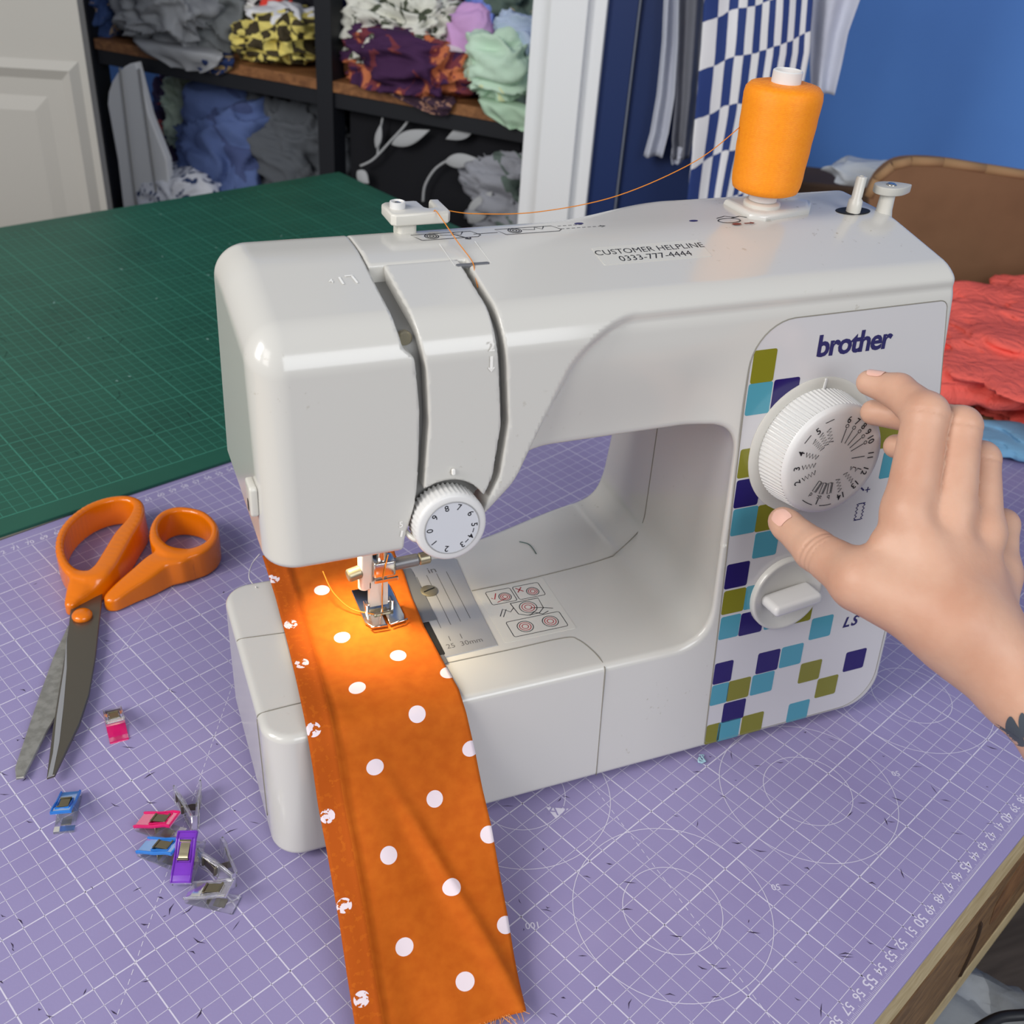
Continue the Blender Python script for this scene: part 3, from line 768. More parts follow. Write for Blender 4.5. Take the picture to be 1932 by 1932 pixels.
path = [a, (27.5, 9.9, 31.35), (23.5, 10.0, 29.85), (19.5, 10.3, 29.2), (16.4, 10.6, 29.2), (15.0, 10.9, 29.35), (14.3, 10.85, 29.35), (14.25, 10.2, 29.55), (14.3, 9.8, 29.63), (14.7, 8.2, 28.85), (14.95, 6.85, 28.38), (14.85, 6.2, 28.1), (14.75, 5.5, 27.7)]
tw = mesh('sewing_thread', *tube(spline(path, 8), 0.024, 6), thr, None, smooth=True)
tag(tw, 'thin orange thread running from the spool to the thread guide', 'thread')
path2 = [(nx + 0.3, ny - 0.5, 12.3), (nx + 0.05, ny - 0.5, 11.0), (nx + 0.0, ny - 0.35, 9.8), (nx + 0.05, ny - 0.2, 8.6), (nx - 0.1, ny - 0.6, 8.45), (nx - 0.8, ny - 0.2, 8.42), (nx - 1.6, ny + 0.4, 8.5), (nx - 2.3, ny + 1.3, 9.1), (nx - 2.6, ny + 2.2, 9.9)]
tw = mesh('needle_thread', *tube(spline(path2, 8), 0.03, 6), thr, None, smooth=True)
tag(tw, 'loose orange thread tail at the needle and presser foot', 'thread')
# ================================================================ table and cutting mats
SD = np.array([-0.92693, -0.37524, 0.0]); TD = np.array([-0.37524, 0.92693, 0.0]); M0 = np.array([79.858, 3.931, 0.0])
def mp(s, t, z=0.0): return M0 + SD * s + TD * t + np.array([0, 0, z])
MFR = (M0, np.stack([SD, TD, np.array([0, 0, -1.0])]))   # local (s, t, -z)
def matsheet(name, s0, s1, t0, t1, z0, z1, m, parent=None):
    q = [mp(s0, t0), mp(s1, t0), mp(s1, t1), mp(s0, t1)]
    v, f = prism([(p[0], p[1]) for p in q], z0, z1, 0.04, 2)
    return mesh(name, v, f, m, parent)
purple = mat('purple_mat', (149, 140, 181), 0.42, spec=0.35, bump=(900, 0.12, 0.0004), vary=(14, (144, 134, 176), 0.45, 0.7))
lilac = mat('pale_print', (212, 207, 224), 0.5)
green = mat('green_mat', (34, 92, 74), 0.45, spec=0.4, bump=(700, 0.15, 0.0005), vary=(10, (30, 82, 66), 0.4, 0.7))
greenl = mat('green_print', (62, 138, 116), 0.5)
wood = mat('pine_wood', (176, 146, 104), 0.55)
def grain(m, c1, c2, sc=(3, 40, 40), knot=False):
    nt = m.node_tree; b = nt.nodes['Principled BSDF']
    tc = nt.nodes.new('ShaderNodeTexCoord'); mpn = nt.nodes.new('ShaderNodeMapping'); mpn.inputs['Scale'].default_value = sc
    mpn.inputs['Rotation'].default_value = (0, 0, math.radians(-22))
    n = nt.nodes.new('ShaderNodeTexNoise'); n.inputs['Scale'].default_value = 3; n.inputs['Detail'].default_value = 8; n.inputs['Distortion'].default_value = 0.8
    r = nt.nodes.new('ShaderNodeValToRGB'); r.color_ramp.elements[0].color = srgb(*c1); r.color_ramp.elements[1].color = srgb(*c2)
    r.color_ramp.elements[0].position = 0.35; r.color_ramp.elements[1].position = 0.68
    nt.links.new(tc.outputs['Object'], mpn.inputs['Vector']); nt.links.new(mpn.outputs[0], n.inputs['Vector'])
    nt.links.new(n.outputs['Fac'], r.inputs[0]); nt.links.new(r.outputs[0], b.inputs['Base Color'])
grain(wood, (150, 112, 70), (186, 152, 108))
palew = mat('pale_wood', (190, 170, 132), 0.6); grain(palew, (176, 154, 112), (200, 180, 140))

table = thing('work_table', 'large wooden work table under the purple and green cutting mats', 'table', tuple(mp(45, 30, -76)))
def tbl(name, s0, s1, t0, t1, z0, z1, m, par=table):
    q = [mp(s0, t0), mp(s1, t0), mp(s1, t1), mp(s0, t1)]
    v, f = prism([(p[0], p[1]) for p in q], z0, z1, 0.12, 2)
    return mesh(name, v, f, m, par)
tbl('tabletop', -60, 150, 0.42, 61.5, -5.2, -0.32, palew)
tbl('apron_board', -58, 148, 0.36, 2.6, -17.6, -5.2, mat('apron_wood', (112, 82, 50), 0.6)); grain(MATS['apron_wood'], (96, 68, 40), (128, 96, 60))
tbl('lower_rail', -58, 148, 0.3, 2.6, -21.0, -17.6, palew)
for s_, t_ in ((-54, 6), (144, 6), (-54, 57), (144, 57)): tbl('leg', s_ - 4, s_ + 4, t_ - 3, t_ + 3, -76, -5.2, wood)
# knot in the rail
kf = frame(mp(37.6, 0.34, -11.6), -SD, -TD)
v_, f_ = tube(spline([(-2.5, 3.4, 0), (-1.2, 1.0, 0), (-0.3, -2.0, 0), (0.2, -5.0, 0)], 6), [0.03] + [0.16] * 17 + [0.03], 6)
mesh('bark_crack', *put((v_, f_), kf), mat('bark', (60, 40, 24), 0.9), table)
mesh('knot', *put(prism([(3.2 * math.cos(a) * (1 + .15 * math.sin(3 * a)), 3.6 * math.sin(a)) for a in np.linspace(0, 6.28, 24, endpoint=False)], -0.1, 0.02), frame(mp(34.0, 0.35, -9.6), -SD, -TD)), mat('knot_wood', (128, 88, 50), 0.7, vary=(60, (96, 62, 32), 0.4, 0.65)), table)

# purple mat
S0, S1_, T0, T1_ = -2.0, 93.0, 0.35, 60.9
pm_ = thing('purple_cutting_mat', 'lilac purple cutting mat with white grid under the sewing machine', 'cutting mat', tuple(mp(45, 30, -0.3)))
q = [mp(S0, T0), mp(S1_, T0), mp(S1_, T1_), mp(S0, T1_)]
v, f = prism([(p[0], p[1]) for p in q], -0.3, 0.0, 0.05, 2); mesh('mat_sheet', v, f, purple, pm_)
def strip(a, b, w):
    a = np.array(a, float); b = np.array(b, float); t = (b - a) / np.linalg.norm(b - a); n = np.array([-t[1], t[0]]) * w / 2
    return [a + n, b + n, b - n, a - n]
def printed(name, quads, z, m, parent):
    V = []; F = []
    for q in quads:
        k = len(V)
        for s, t in q: V.append(mp(s, t, z))
        F.append([k, k + 3, k + 2, k + 1])
    v = np.array(V)
    return mesh(name, v, F, m, parent)
LQ = []
for s in range(1, 91): LQ.append(strip((s, 1.9), (s, 59.1), 0.065 if s % 5 == 0 else 0.03))
for t in range(2, 60): LQ.append(strip((0.0, t), (91.0, t), 0.065 if t % 5 == 0 else 0.03))
for t in (1.0, 60.0): LQ.append(strip((0, t), (91, t), 0.05))
for k in range(0, 910):
    s = k * 0.1; L = 0.28 if k % 5 == 0 else 0.18
    LQ.append(strip((s, 1.0), (s, 1.0 + L), 0.018))
for s in range(1, 91): LQ.append(strip((s, 1.75), (s, 2.0), 0.05))
for k in range(0, 90): LQ.append(strip((k, 59.6), (k, 60.0), 0.03))
def dash(a, b, on_=0.28, gap=0.2, w=0.035):
    a = np.array(a, float); b = np.array(b, float); L = np.linalg.norm(b - a); t = (b - a) / L; x = 0
    while x < L: LQ.append(strip(a + t * x, a + t * min(x + on_, L), w)); x += on_ + gap
printed('printed_grid', LQ, 0.006, lilac, pm_)
LQ = []
def st_of(px_, py_):
    p = on(px_, py_, Z=0) - M0; return (p @ SD, p @ TD)
a_, b_ = np.array(st_of(525 * .2588 + 1000, 1500 + 20 * .2588)), np.array(st_of(1000 + 1770 * .2588, 1500 + 1650 * .2588)); d_ = b_ - a_
dash(a_ - d_ * 0.6, b_ + d_ * 0.1)
printed('printed_angle_line', LQ, 0.009, lilac, pm_)
LQ = []
a_, b_ = np.array(st_of(254, 1822)), np.array(st_of(405, 1389)); d_ = b_ - a_
dash(a_ - d_ * 0.4, b_ + d_ * 0.3)
a_, b_ = np.array(st_of(175, 1290)), np.array(st_of(350, 1080)); d_ = b_ - a_
printed('printed_angle_line', LQ, 0.009, lilac, pm_)
printed('printed_angle_line', [strip(a_ - d_ * 0.2, b_ + d_ * 0.5, 0.03)], 0.009, lilac, pm_)
CQ = []
def ring(c, r):
    P = [(c[0] + r * math.cos(a), c[1] + r * math.sin(a)) for a in np.linspace(0, 2 * math.pi, 73)]
    CQ = [strip(a, b, 0.04) for a, b in zip(P, P[1:])]
    printed('printed_circle', CQ, 0.012, lilac, pm_)
c1 = np.array(st_of(1278, 1705))
for c in ((59.0, 10.3), (47.0, 10.1), (35.0, 10.1), (59.6, 20.6)):
    for r in (2.5, 5.0): ring(c, r)
TX = []
def label(s, t, txt, size, rot=0.0):
    v, f = glyphs(txt, size, offset=0.008)
    c, q = math.cos(rot), math.sin(rot)
    # letters read from the right-hand edge: up is towards -t
    L = np.stack([v[:, 0] * c - v[:, 1] * q, v[:, 0] * q + v[:, 1] * c], 1)
    W = np.array([mp(s + a[0], t - a[1] * -1 if False else t - a[1], 0.01) for a in L])
    TX.append((W, [g[::-1] for g in f]))
for s in range(30, 70): label(s, 1.55, str(s), 0.46 if s % 5 else 0.56, rot=0.0)
for s in range(46, 90): label(s, 59.35, str(s), 0.42, rot=math.pi)
label(53.9, 7.6, '50', 0.36, -0.6); label(64.9, 14.3, '100', 0.36, -0.6); label(41.9, 7.4, '50', 0.36, -0.6)
for w_, f_ in TX: mesh('printed_number', w_, f_, lilac, pm_)
tri = [st_of(1030, 1523), st_of(1073, 1526), st_of(1049, 1545)]
mesh('printed_triangle', np.array([mp(a, b, 0.01) for a, b in tri]), [[0, 2, 1]], lilac, pm_)
v, f = glyphs('A2', 0.7); ct = np.mean(tri, 0)
mesh('size_lettering', np.array([mp(ct[0] - 0.05 + a[0] * math.cos(2.3) - a[1] * math.sin(2.3), ct[1] - (a[0] * math.sin(2.3) + a[1] * math.cos(2.3)), 0.014) for a in v]), [g[::-1] for g in f], purple, pm_)
# knife cuts
rng = random.Random(5)
CU = []
def cut(px_, py_, L, ang, w=0.05):
    a = np.array(st_of(px_, py_))
    if a[1] < 1.0 or a[1] > 59: return
    d = np.array([math.cos(ang), math.sin(ang)]) * L / 2; n = np.array([-d[1], d[0]]) / L * 2 * w / 2
    m_ = a + n * rng.uniform(-3, 3)
    CU.append([a - d, m_ + n, a + d, m_ - n])
for _ in range(120):
    x, y = rng.choice([(rng.uniform(0, 520), rng.uniform(1100, 1930)), (rng.uniform(950, 1800), rng.uniform(1480, 1930)), (rng.uniform(1300, 1900), rng.uniform(1380, 1600))])
    cut(x, y, rng.uniform(0.12, 0.8), rng.choice([rng.uniform(0, 3.14), 1.0 + rng.uniform(-.3, .3)]), rng.uniform(0.03, 0.08))
tag(printed('knife_cuts', CU, 0.0125, mat('cut_dark', (48, 36, 62), 0.8), pm_), kind='stuff')

# green mat, lying over the far edge
GA = np.array(on(0, 1016, Z=0)); GB = np.array(on(470, 861, Z=0)); gd = (GB - GA) / np.linalg.norm(GB - GA); gn = np.array([-gd[1], gd[0], 0])
GC = on(640, 326, Z=0.15)
gl_ = (GC - GA) @ gd; gw = (GC - GA) @ gn
gm = thing('green_cutting_mat', 'dark green gridded cutting mat behind the scissors and sewing machine', 'cutting mat', tuple(GA + gn * 40 + gd * 5 + np.array([0, 0, 0.02])))
def gp(u, v, z): return GA + gd * u + gn * v + np.array([0, 0, z])
u0, u1 = -60.0, gl_
q = [gp(u0, 0, 0), gp(u1, 0, 0), gp(u1, gw, 0), gp(u0, gw, 0)]
v, f = prism([(p[0], p[1]) for p in q], 0.02, 0.3, 0.05, 2); mesh('mat_sheet', v, f, green, gm)
q = [gp(u0, 23, 0), gp(u1 - 0.3, 23, 0), gp(u1 - 0.3, gw - 0.3, 0), gp(u0, gw - 0.3, 0)]
v, f = prism([(p[0], p[1]) for p in q], -5.2, -0.01, 0.1, 2); mesh('tabletop_leaf', v, f, palew, table)
for uu_, vv_ in ((u0 + 5, gw - 6), (u1 - 6, gw - 6)):
    q = [gp(uu_ - 3, vv_ - 3, 0), gp(uu_ + 3, vv_ - 3, 0), gp(uu_ + 3, vv_ + 3, 0), gp(uu_ - 3, vv_ + 3, 0)]
    v, f = prism([(p[0], p[1]) for p in q], -76, -5.2, 0.1, 2); mesh('leg', v, f, wood, table)
GQ = []
def gstrip(a, b, w):
    V = strip(a, b, w); return V
def gprint(name, quads, z, m):
    V = []; F = []
    for q in quads:
        k = len(V)
        for a in q: V.append(gp(a[0], a[1], z))
        F.append([k, k + 3, k + 2, k + 1])
    v = np.array(V); return mesh(name, v, F, m, gm)
for k in range(int(-58), int(u1) - 1): GQ.append(gstrip((k, 2.0), (k, gw - 2), 0.1 if k % 5 == 0 else 0.045))
for k in range(2, int(gw) - 1): GQ.append(gstrip((u0 + 2, k), (u1 - 2, k), 0.1 if k % 5 == 2 else 0.045))
gprint('printed_grid', GQ, 0.306, greenl)
GQ = []
for _ in range(120):
    a = np.array([rng.uniform(-20, 40), rng.uniform(3, 40)]); an = rng.uniform(0, 3.14); L = rng.uniform(0.3, 1.6)
    GQ.append(gstrip(a, a + L * np.array([math.cos(an), math.sin(an)]), 0.05))
tag(gprint('knife_cuts', GQ, 0.31, mat('cut_green', (14, 46, 38), 0.8)), kind='stuff')
GQ = []
for _ in range(30):
    a = np.array([rng.uniform(-20, 50), rng.uniform(3, 60)]); an = rng.uniform(0, 3.14); L = rng.uniform(0.15, 0.4)
    GQ.append(gstrip(a, a + L * np.array([math.cos(an), math.sin(an)]), 0.12))
tag(gprint('lint_specks', GQ, 0.312, mat('lint', (150, 190, 180), 0.8)), kind='stuff')

# ================================================================ orange spotted fabric strip under the foot
PROF = [(15.4, 8.05), (13.8, 8.3), (12.0, 8.22), (10.5, 8.18), (9.0, 8.16), (7.5, 8.16), (6.0, 8.18), (4.5, 8.22), (3.0, 8.28), (1.6, 8.3), (0.75, 8.1), (0.2, 7.5), (-0.15, 6.6), (-0.6, 5.4), (-1.3, 4.1), (-2.3, 3.0), (-3.6, 2.2), (-5.2, 1.7), (-7.0, 1.3), (-9.0, 0.95), (-11.3, 0.5)]
LEdge = [(492, 1030), (492, 1042), (520, 1130), (545, 1225), (560, 1290), (575, 1360), (590, 1450), (600, 1520), (615, 1600), (627, 1672), (640, 1750), (653, 1840), (668, 1932), (676, 1980), (690, 2060)]
REdge = [(735, 990), (745, 1045), (762, 1080), (778, 1130), (800, 1180), (835, 1245), (866, 1300), (880, 1345), (897, 1420), (910, 1490), (926, 1560), (940, 1640), (955, 1720), (968, 1800), (981, 1868), (992, 1930), (1004, 2000)]
def proj(p):
    c = ROT @ (np.asarray(p, float) - CAM); return 966 + FPX * c[0] / c[2], 966 + FPX * c[1] / c[2]
def edge_x(E, Y, Z):
    E = np.array(E, float); lo, hi = 0.0, 20.0
    for _ in range(40):
        m_ = (lo + hi) / 2; x, y = proj((m_, Y, Z))
        if x < np.interp(y, E[:, 1], E[:, 0]): lo = m_
        else: hi = m_
    return (lo + hi) / 2
pr = spline([(0, a, b) for a, b in PROF], 5)[:, 1:]
sarc = np.concatenate([[0], np.cumsum(np.linalg.norm(np.diff(pr, axis=0), axis=1))])
NU = 46
V = []; UV = []; rows = []
for j, (Y, Z) in enumerate(pr):
    xl = edge_x(LEdge, Y, Z); xr_ = edge_x(REdge, Y, Z)
    for i in range(NU + 1):
        u = i / NU; x = xl + (xr_ - xl) * u
        s = sarc[j]
        hang = sstep(0.5, -3, np.array(Y))
        w = 0.10 * math.sin(7 * u + 0.25 * s + 1) * (0.4 + hang * 1.6) + 0.05 * math.sin(17 * u - 0.5 * s) * hang
        # a diagonal crease over the hanging part and a puffed fold by the foot
        cr = u - (0.30 + 0.045 * (s - 15)); w += 0.42 * hang * math.exp(-(cr / 0.05) ** 2)
        w += 0.16 * math.exp(-((u - 0.9) / 0.12) ** 2 - ((Y - 8) / 1.4) ** 2)
        w += 0.05 * noise.noise(Vector((x * 0.8, s * 0.35, 3)))
        if Y > 1.0: w = max(w, -0.02) * (0.35 if 0.45 < u < 0.88 and 6.5 < Y < 10.2 else 1.0)
        # turned-under hem along the left edge
        w += 0.10 * float(sstep(0.17, 0.14, np.array(u))) + 0.12 * math.exp(-((u - 0.155) / 0.022) ** 2) - 0.06 * math.exp(-((u - 0.2) / 0.02) ** 2)
        nrm = np.array([0, 0, 1.0]) if Y > 1.2 else np.array([0, -0.6, 0.8])
        p = np.array([x, Y, Z]) + nrm * w
        if Y > 0.9: p[2] = max(p[2], 8.13)
        p[2] = max(p[2], 0.12)
        V.append(p); UV.append((x - xl, s))
V = np.array(V)
# wavy cut end
F = []
W_ = NU + 1
for j in range(len(pr) - 1):
    for i in range(NU):
        F.append([j * W_ + i, (j + 1) * W_ + i, (j + 1) * W_ + i + 1, j * W_ + i + 1])
width = 7.2
of = bpy.data.materials.new('orange_cotton'); of.use_nodes = True
nt = of.node_tree; b = nt.nodes['Principled BSDF']; b.inputs['Roughness'].default_value = 0.8; b.inputs['Specular IOR Level'].default_value = 0.2
def N(t, **k):
    n = nt.nodes.new(t)
    for a, v_ in k.items(): setattr(n, a, v_)
    return n
def MATH(op, a, b_=None, c=None):
    n = N('ShaderNodeMath', operation=op)
    for i, q in enumerate((a, b_, c)):
        if q is None: continue
        if isinstance(q, (int, float)): n.inputs[i].default_value = q
        else: nt.links.new(q, n.inputs[i])
    return n.outputs[0]
uvn = N('ShaderNodeUVMap'); uvn.uv_map = 'UVMap'
sp = N('ShaderNodeSeparateXYZ'); nt.links.new(uvn.outputs[0], sp.inputs[0])
DOTS_PX = [(608, 1113), (645, 1203), (752, 1236), (675, 1298), (787, 1348), (706, 1447), (821, 1508), (735, 1613), (851, 1674), (763, 1785), (877, 1850), (848, 1268), (886, 1412), (921, 1575), (955, 1745)]
HEM_PX = [(515, 1092), (548, 1178), (568, 1252), (592, 1376), (618, 1540), (650, 1710), (682, 1885)]
PV = np.array([proj(p) for p in V])
def uv_at(px_, py_):
    d = np.hypot(PV[:, 0] - px_, PV[:, 1] - py_); k = np.argsort(d)[:6]; wt = 1 / (d[k] + 0.5)
    return (np.array(UV)[k] * wt[:, None]).sum(0) / wt.sum()
fac = None
def add_dot(c, r, fac):
    dx = MATH('SUBTRACT', sp.outputs[0], float(c[0])); dy = MATH('SUBTRACT', sp.outputs[1], float(c[1]))
    d = MATH('SQRT', MATH('ADD', MATH('MULTIPLY', dx, dx), MATH('MULTIPLY', dy, dy)))
    m_ = MATH('LESS_THAN', d, r)
    return m_ if fac is None else MATH('MAXIMUM', fac, m_)
for q in DOTS_PX: fac = add_dot(uv_at(*q), 0.43, fac)
hem = None
for q in HEM_PX: hem = add_dot(uv_at(*q), 0.36, hem)
nz = N('ShaderNodeTexNoise'); nz.inputs['Scale'].default_value = 3.2; nz.inputs['Detail'].default_value = 6; nt.links.new(uvn.outputs[0], nz.inputs['Vector'])
fac = MATH('MAXIMUM', fac, MATH('MULTIPLY', hem, MATH('GREATER_THAN', nz.outputs['Fac'], 0.47)))
wv = N('ShaderNodeTexNoise'); wv.inputs['Scale'].default_value = 1.6; wv.inputs['Detail'].default_value = 5; nt.links.new(uvn.outputs[0], wv.inputs['Vector'])
cr = N('ShaderNodeValToRGB'); cr.color_ramp.elements[0].color = srgb(184, 88, 14); cr.color_ramp.elements[1].color = srgb(193, 97, 19)
cr.color_ramp.elements[0].position = 0.35; cr.color_ramp.elements[1].position = 0.65
nt.links.new(wv.outputs['Fac'], cr.inputs[0])
hm = N('ShaderNodeMix', data_type='RGBA'); nt.links.new(MATH('MULTIPLY', MATH('LESS_THAN', sp.outputs[0], 1.2), MATH('GREATER_THAN', nz.outputs['Fac'], 0.42)), hm.inputs[0]); nt.links.new(cr.outputs[0], hm.inputs[6]); hm.inputs[7].default_value = srgb(178, 82, 13)
mx = N('ShaderNodeMix', data_type='RGBA'); nt.links.new(fac, mx.inputs[0]); nt.links.new(hm.outputs[2], mx.inputs[6]); mx.inputs[7].default_value = srgb(232, 219, 226)
nt.links.new(mx.outputs[2], b.inputs['Base Color'])
wn = N('ShaderNodeTexNoise'); wn.inputs['Scale'].default_value = 60; nt.links.new(uvn.outputs[0], wn.inputs['Vector'])
bp = N('ShaderNodeBump'); bp.inputs['Strength'].default_value = 0.25; bp.inputs['Distance'].default_value = 0.0006; nt.links.new(wn.outputs['Fac'], bp.inputs['Height']); nt.links.new(bp.outputs[0], b.inputs['Normal'])
fs = mesh('fabric_strip', V, F, of, None, smooth=True, uv=UV, origin=(9.5, 2, 0.3))
md = fs.modifiers.new('thickness', 'SOLIDIFY'); md.thickness = 0.0005; md.offset = -1
tag(fs, 'orange cotton strip with white polka dots under the presser foot', 'fabric')
fr_r = random.Random(3); FT = []
last = V[-W_:]
for k in range(70):
    u_ = fr_r.uniform(0, NU - 0.01); i_ = int(u_); p = last[i_] + (last[i_ + 1] - last[i_]) * (u_ - i_)
    d_ = np.array([fr_r.uniform(-0.35, 0.35), -fr_r.uniform(0.15, 0.6), fr_r.uniform(-0.05, 0.12)])
    FT.append(tube([p + np.array([0, 0.1, 0]), p + d_ * 0.5 + np.array([0, 0, 0.04]), p + d_], 0.014, 4))
tag(mesh('frayed_edge', *join(*FT), mat('fray_thread', (222, 150, 80), 0.8), fs), kind='stuff')

# ================================================================ scissors
orange_p = mat('orange_handle', (226, 116, 2), 0.22, coat=0.3)
blade_m = mat('blade_steel', (128, 122, 110), 0.36, metal=0.9, bump=(500, 0.05, 0.0003))
bladeg = mat('ground_steel', (186, 184, 176), 0.45, metal=0.8, vary=(220, (166, 164, 156), 0.4, 0.6))
scz = 0.55
sci = thing('scissors', 'large fabric scissors with orange handles lying open on the purple mat', 'scissors', tuple(on(155, 1160, Z=0)))
def poly_at(pts, z): return [tuple(on(a, b_, Z=z)[:2]) for a, b_ in pts]
B1 = [(136, 1128), (172, 1107), (194, 1106), (190, 1150), (180, 1240), (168, 1310), (150, 1365), (103, 1462), (88, 1467), (100, 1370), (118, 1260), (127, 1200), (132, 1160)]
B2 = [(128, 1180), (186, 1165), (180, 1200), (150, 1280), (90, 1376), (45, 1466), (30, 1468), (28, 1448), (64, 1340), (100, 1240)]
def blade(name, pts, z0, z1, m):
    q = poly_at(pts, z1)
    return mesh(name, *prism(q, z0, z1, 0.04, 1), m, sci)
blade('lower_blade', B2, 0.18, 0.36, bladeg)
bl_ = blade('upper_blade', B1, 0.42, 0.62, blade_m)
gq = poly_at([(126, 1200), (121, 1260), (107, 1350), (100, 1420), (90, 1466), (99, 1463), (112, 1400), (120, 1330), (126, 1260)], 0.63)
mesh('ground_edge', *prism(gq, 0.6, 0.635), mat('edge_steel', (205, 205, 206), 0.4, metal=0.85), bl_)
pv = on(155, 1162, Z=0.7)
mesh('pivot_cap', *put(lathe([(0.62, -0.1), (0.62, 0.12), (0.5, 0.26), (0.25, 0.33), (0.02, 0.34)], 28), (np.array(pv), np.eye(3))), orange_p, sci, smooth=True)
# handles as blended tapering loops
def loop(pts, closed=True):
    A = np.array([list(on(x, y, Z=z)) + [r] for x, y, z, r in pts]); A = spline(A, 4, closed)
    return [(a[:3], a[3]) for a in A]
def loopT(pts, closed=True):
    # outline followed on the rim: (x, y, rim height, half thickness); the wall runs down from the rim
    A = []
    for x, y, zt, r in pts:
        p = on(x, y, Z=zt); A.append([p[0], p[1], zt, r])
    A = spline(np.array(A), 4, closed)
    return [(a[:3], a[3]) for a in A]
HL = loopT([(146, 1082, 1.7, 0.34), (124, 1066, 1.9, 0.26), (112, 1036, 2.1, 0.22), (116, 1005, 2.2, 0.22), (136, 977, 2.3, 0.22), (168, 954, 2.3, 0.22), (205, 941, 2.3, 0.22), (240, 939, 2.3, 0.24), (260, 950, 2.2, 0.3), (256, 975, 2.1, 0.46), (234, 1006, 2.0, 0.6), (214, 1040, 1.9, 0.62), (196, 1068, 1.8, 0.6), (172, 1084, 1.7, 0.45)])
def chain_sdf(P, C, closed, flat=1.0):
    d = None; n = len(C)
    Q = P * np.array([1, 1, 1.0])
    for i in range(n if closed else n - 1):
        a, ra = C[i]; b_, rb_ = C[(i + 1) % n]
        q = cone(Q, a, b_, ra, rb_); d = q if d is None else smin(d, q, 0.25)
    return d
# vertical ribbon section: measure distance with the height compressed
def loop_sdf(P, C, hz, closed=True):
    Q = P.copy(); out = None; n = len(C)
    for i in range(n if closed else n - 1):
        a, ra = C[i]; b_, rb_ = C[(i + 1) % n]
        ba = (b_ - a); bb = ba[:2]
        t = np.clip(((P[:, :2] - a[:2]) @ bb) / (bb @ bb), 0, 1)
        c = a + t[:, None] * ba; r = ra + (rb_ - ra) * t
        flare = np.clip((c[:, 2] - P[:, 2]) / 2.0, 0, 1)
        dxy = np.linalg.norm(P[:, :2] - c[:, :2], axis=1) - r * (1 + 0.35 * flare * (r > 0.4))
        low_ = c[:, 2] - hz
        k = rint(0.2, dxy, P[:, 2] - c[:, 2], low_ - P[:, 2])
        out = k if out is None else smin(out, k, 0.22)
    return out
STEM1 = loopT([(150, 1088, 1.6, 0.55), (146, 1108, 1.3, 0.6), (132, 1136, 0.95, 0.32)], False)
STEM1b = loopT([(190, 1078, 1.7, 0.55), (174, 1094, 1.4, 0.6), (150, 1116, 1.1, 0.5)], False)
def f_h1(P):
    d = smin(loop_sdf(P, HL, 2.2), smin(loop_sdf(P, STEM1, 1.2, False), loop_sdf(P, STEM1b, 1.4, False), 0.3), 0.3)
    return smax(d, 0.06 - P[:, 2], 0.15)
HR = loopT([(294, 1018, 2.2, 0.32), (291, 993, 2.3, 0.22), (303, 972, 2.3, 0.2), (325, 961, 2.3, 0.2), (352, 960, 2.3, 0.2), (382, 968, 2.3, 0.2), (402, 987, 2.3, 0.2), (405, 1006, 2.3, 0.22), (395, 1024, 2.2, 0.28), (372, 1038, 2.1, 0.38), (342, 1043, 2.0, 0.42), (314, 1036, 2.1, 0.38)])
STEM2 = loopT([(338, 1048, 1.9, 0.7), (305, 1052, 1.8, 0.85), (270, 1078, 1.5, 0.78), (235, 1104, 1.2, 0.62), (212, 1124, 0.95, 0.5)], False)
def f_h2(P):
    d = smin(loop_sdf(P, HR, 2.2), loop_sdf(P, STEM2, 1.7, False), 0.3)
    return smax(d, 0.06 - P[:, 2], 0.15)
def bounds(C, pad=1.6):
    A = np.array([c[0] for c in C]); return A.min(0) - pad, A.max(0) + pad
lo, hi = bounds(HL + STEM1); lo[2] = -0.1; hi[2] = 3.2
sdf_obj('large_handle', f_h1, lo, hi, 0.085, orange_p, sci, 1.5)
lo, hi = bounds(HR + STEM2); lo[2] = -0.1; hi[2] = 3.2
sdf_obj('thumb_handle', f_h2, lo, hi, 0.085, orange_p, sci, 1.5)

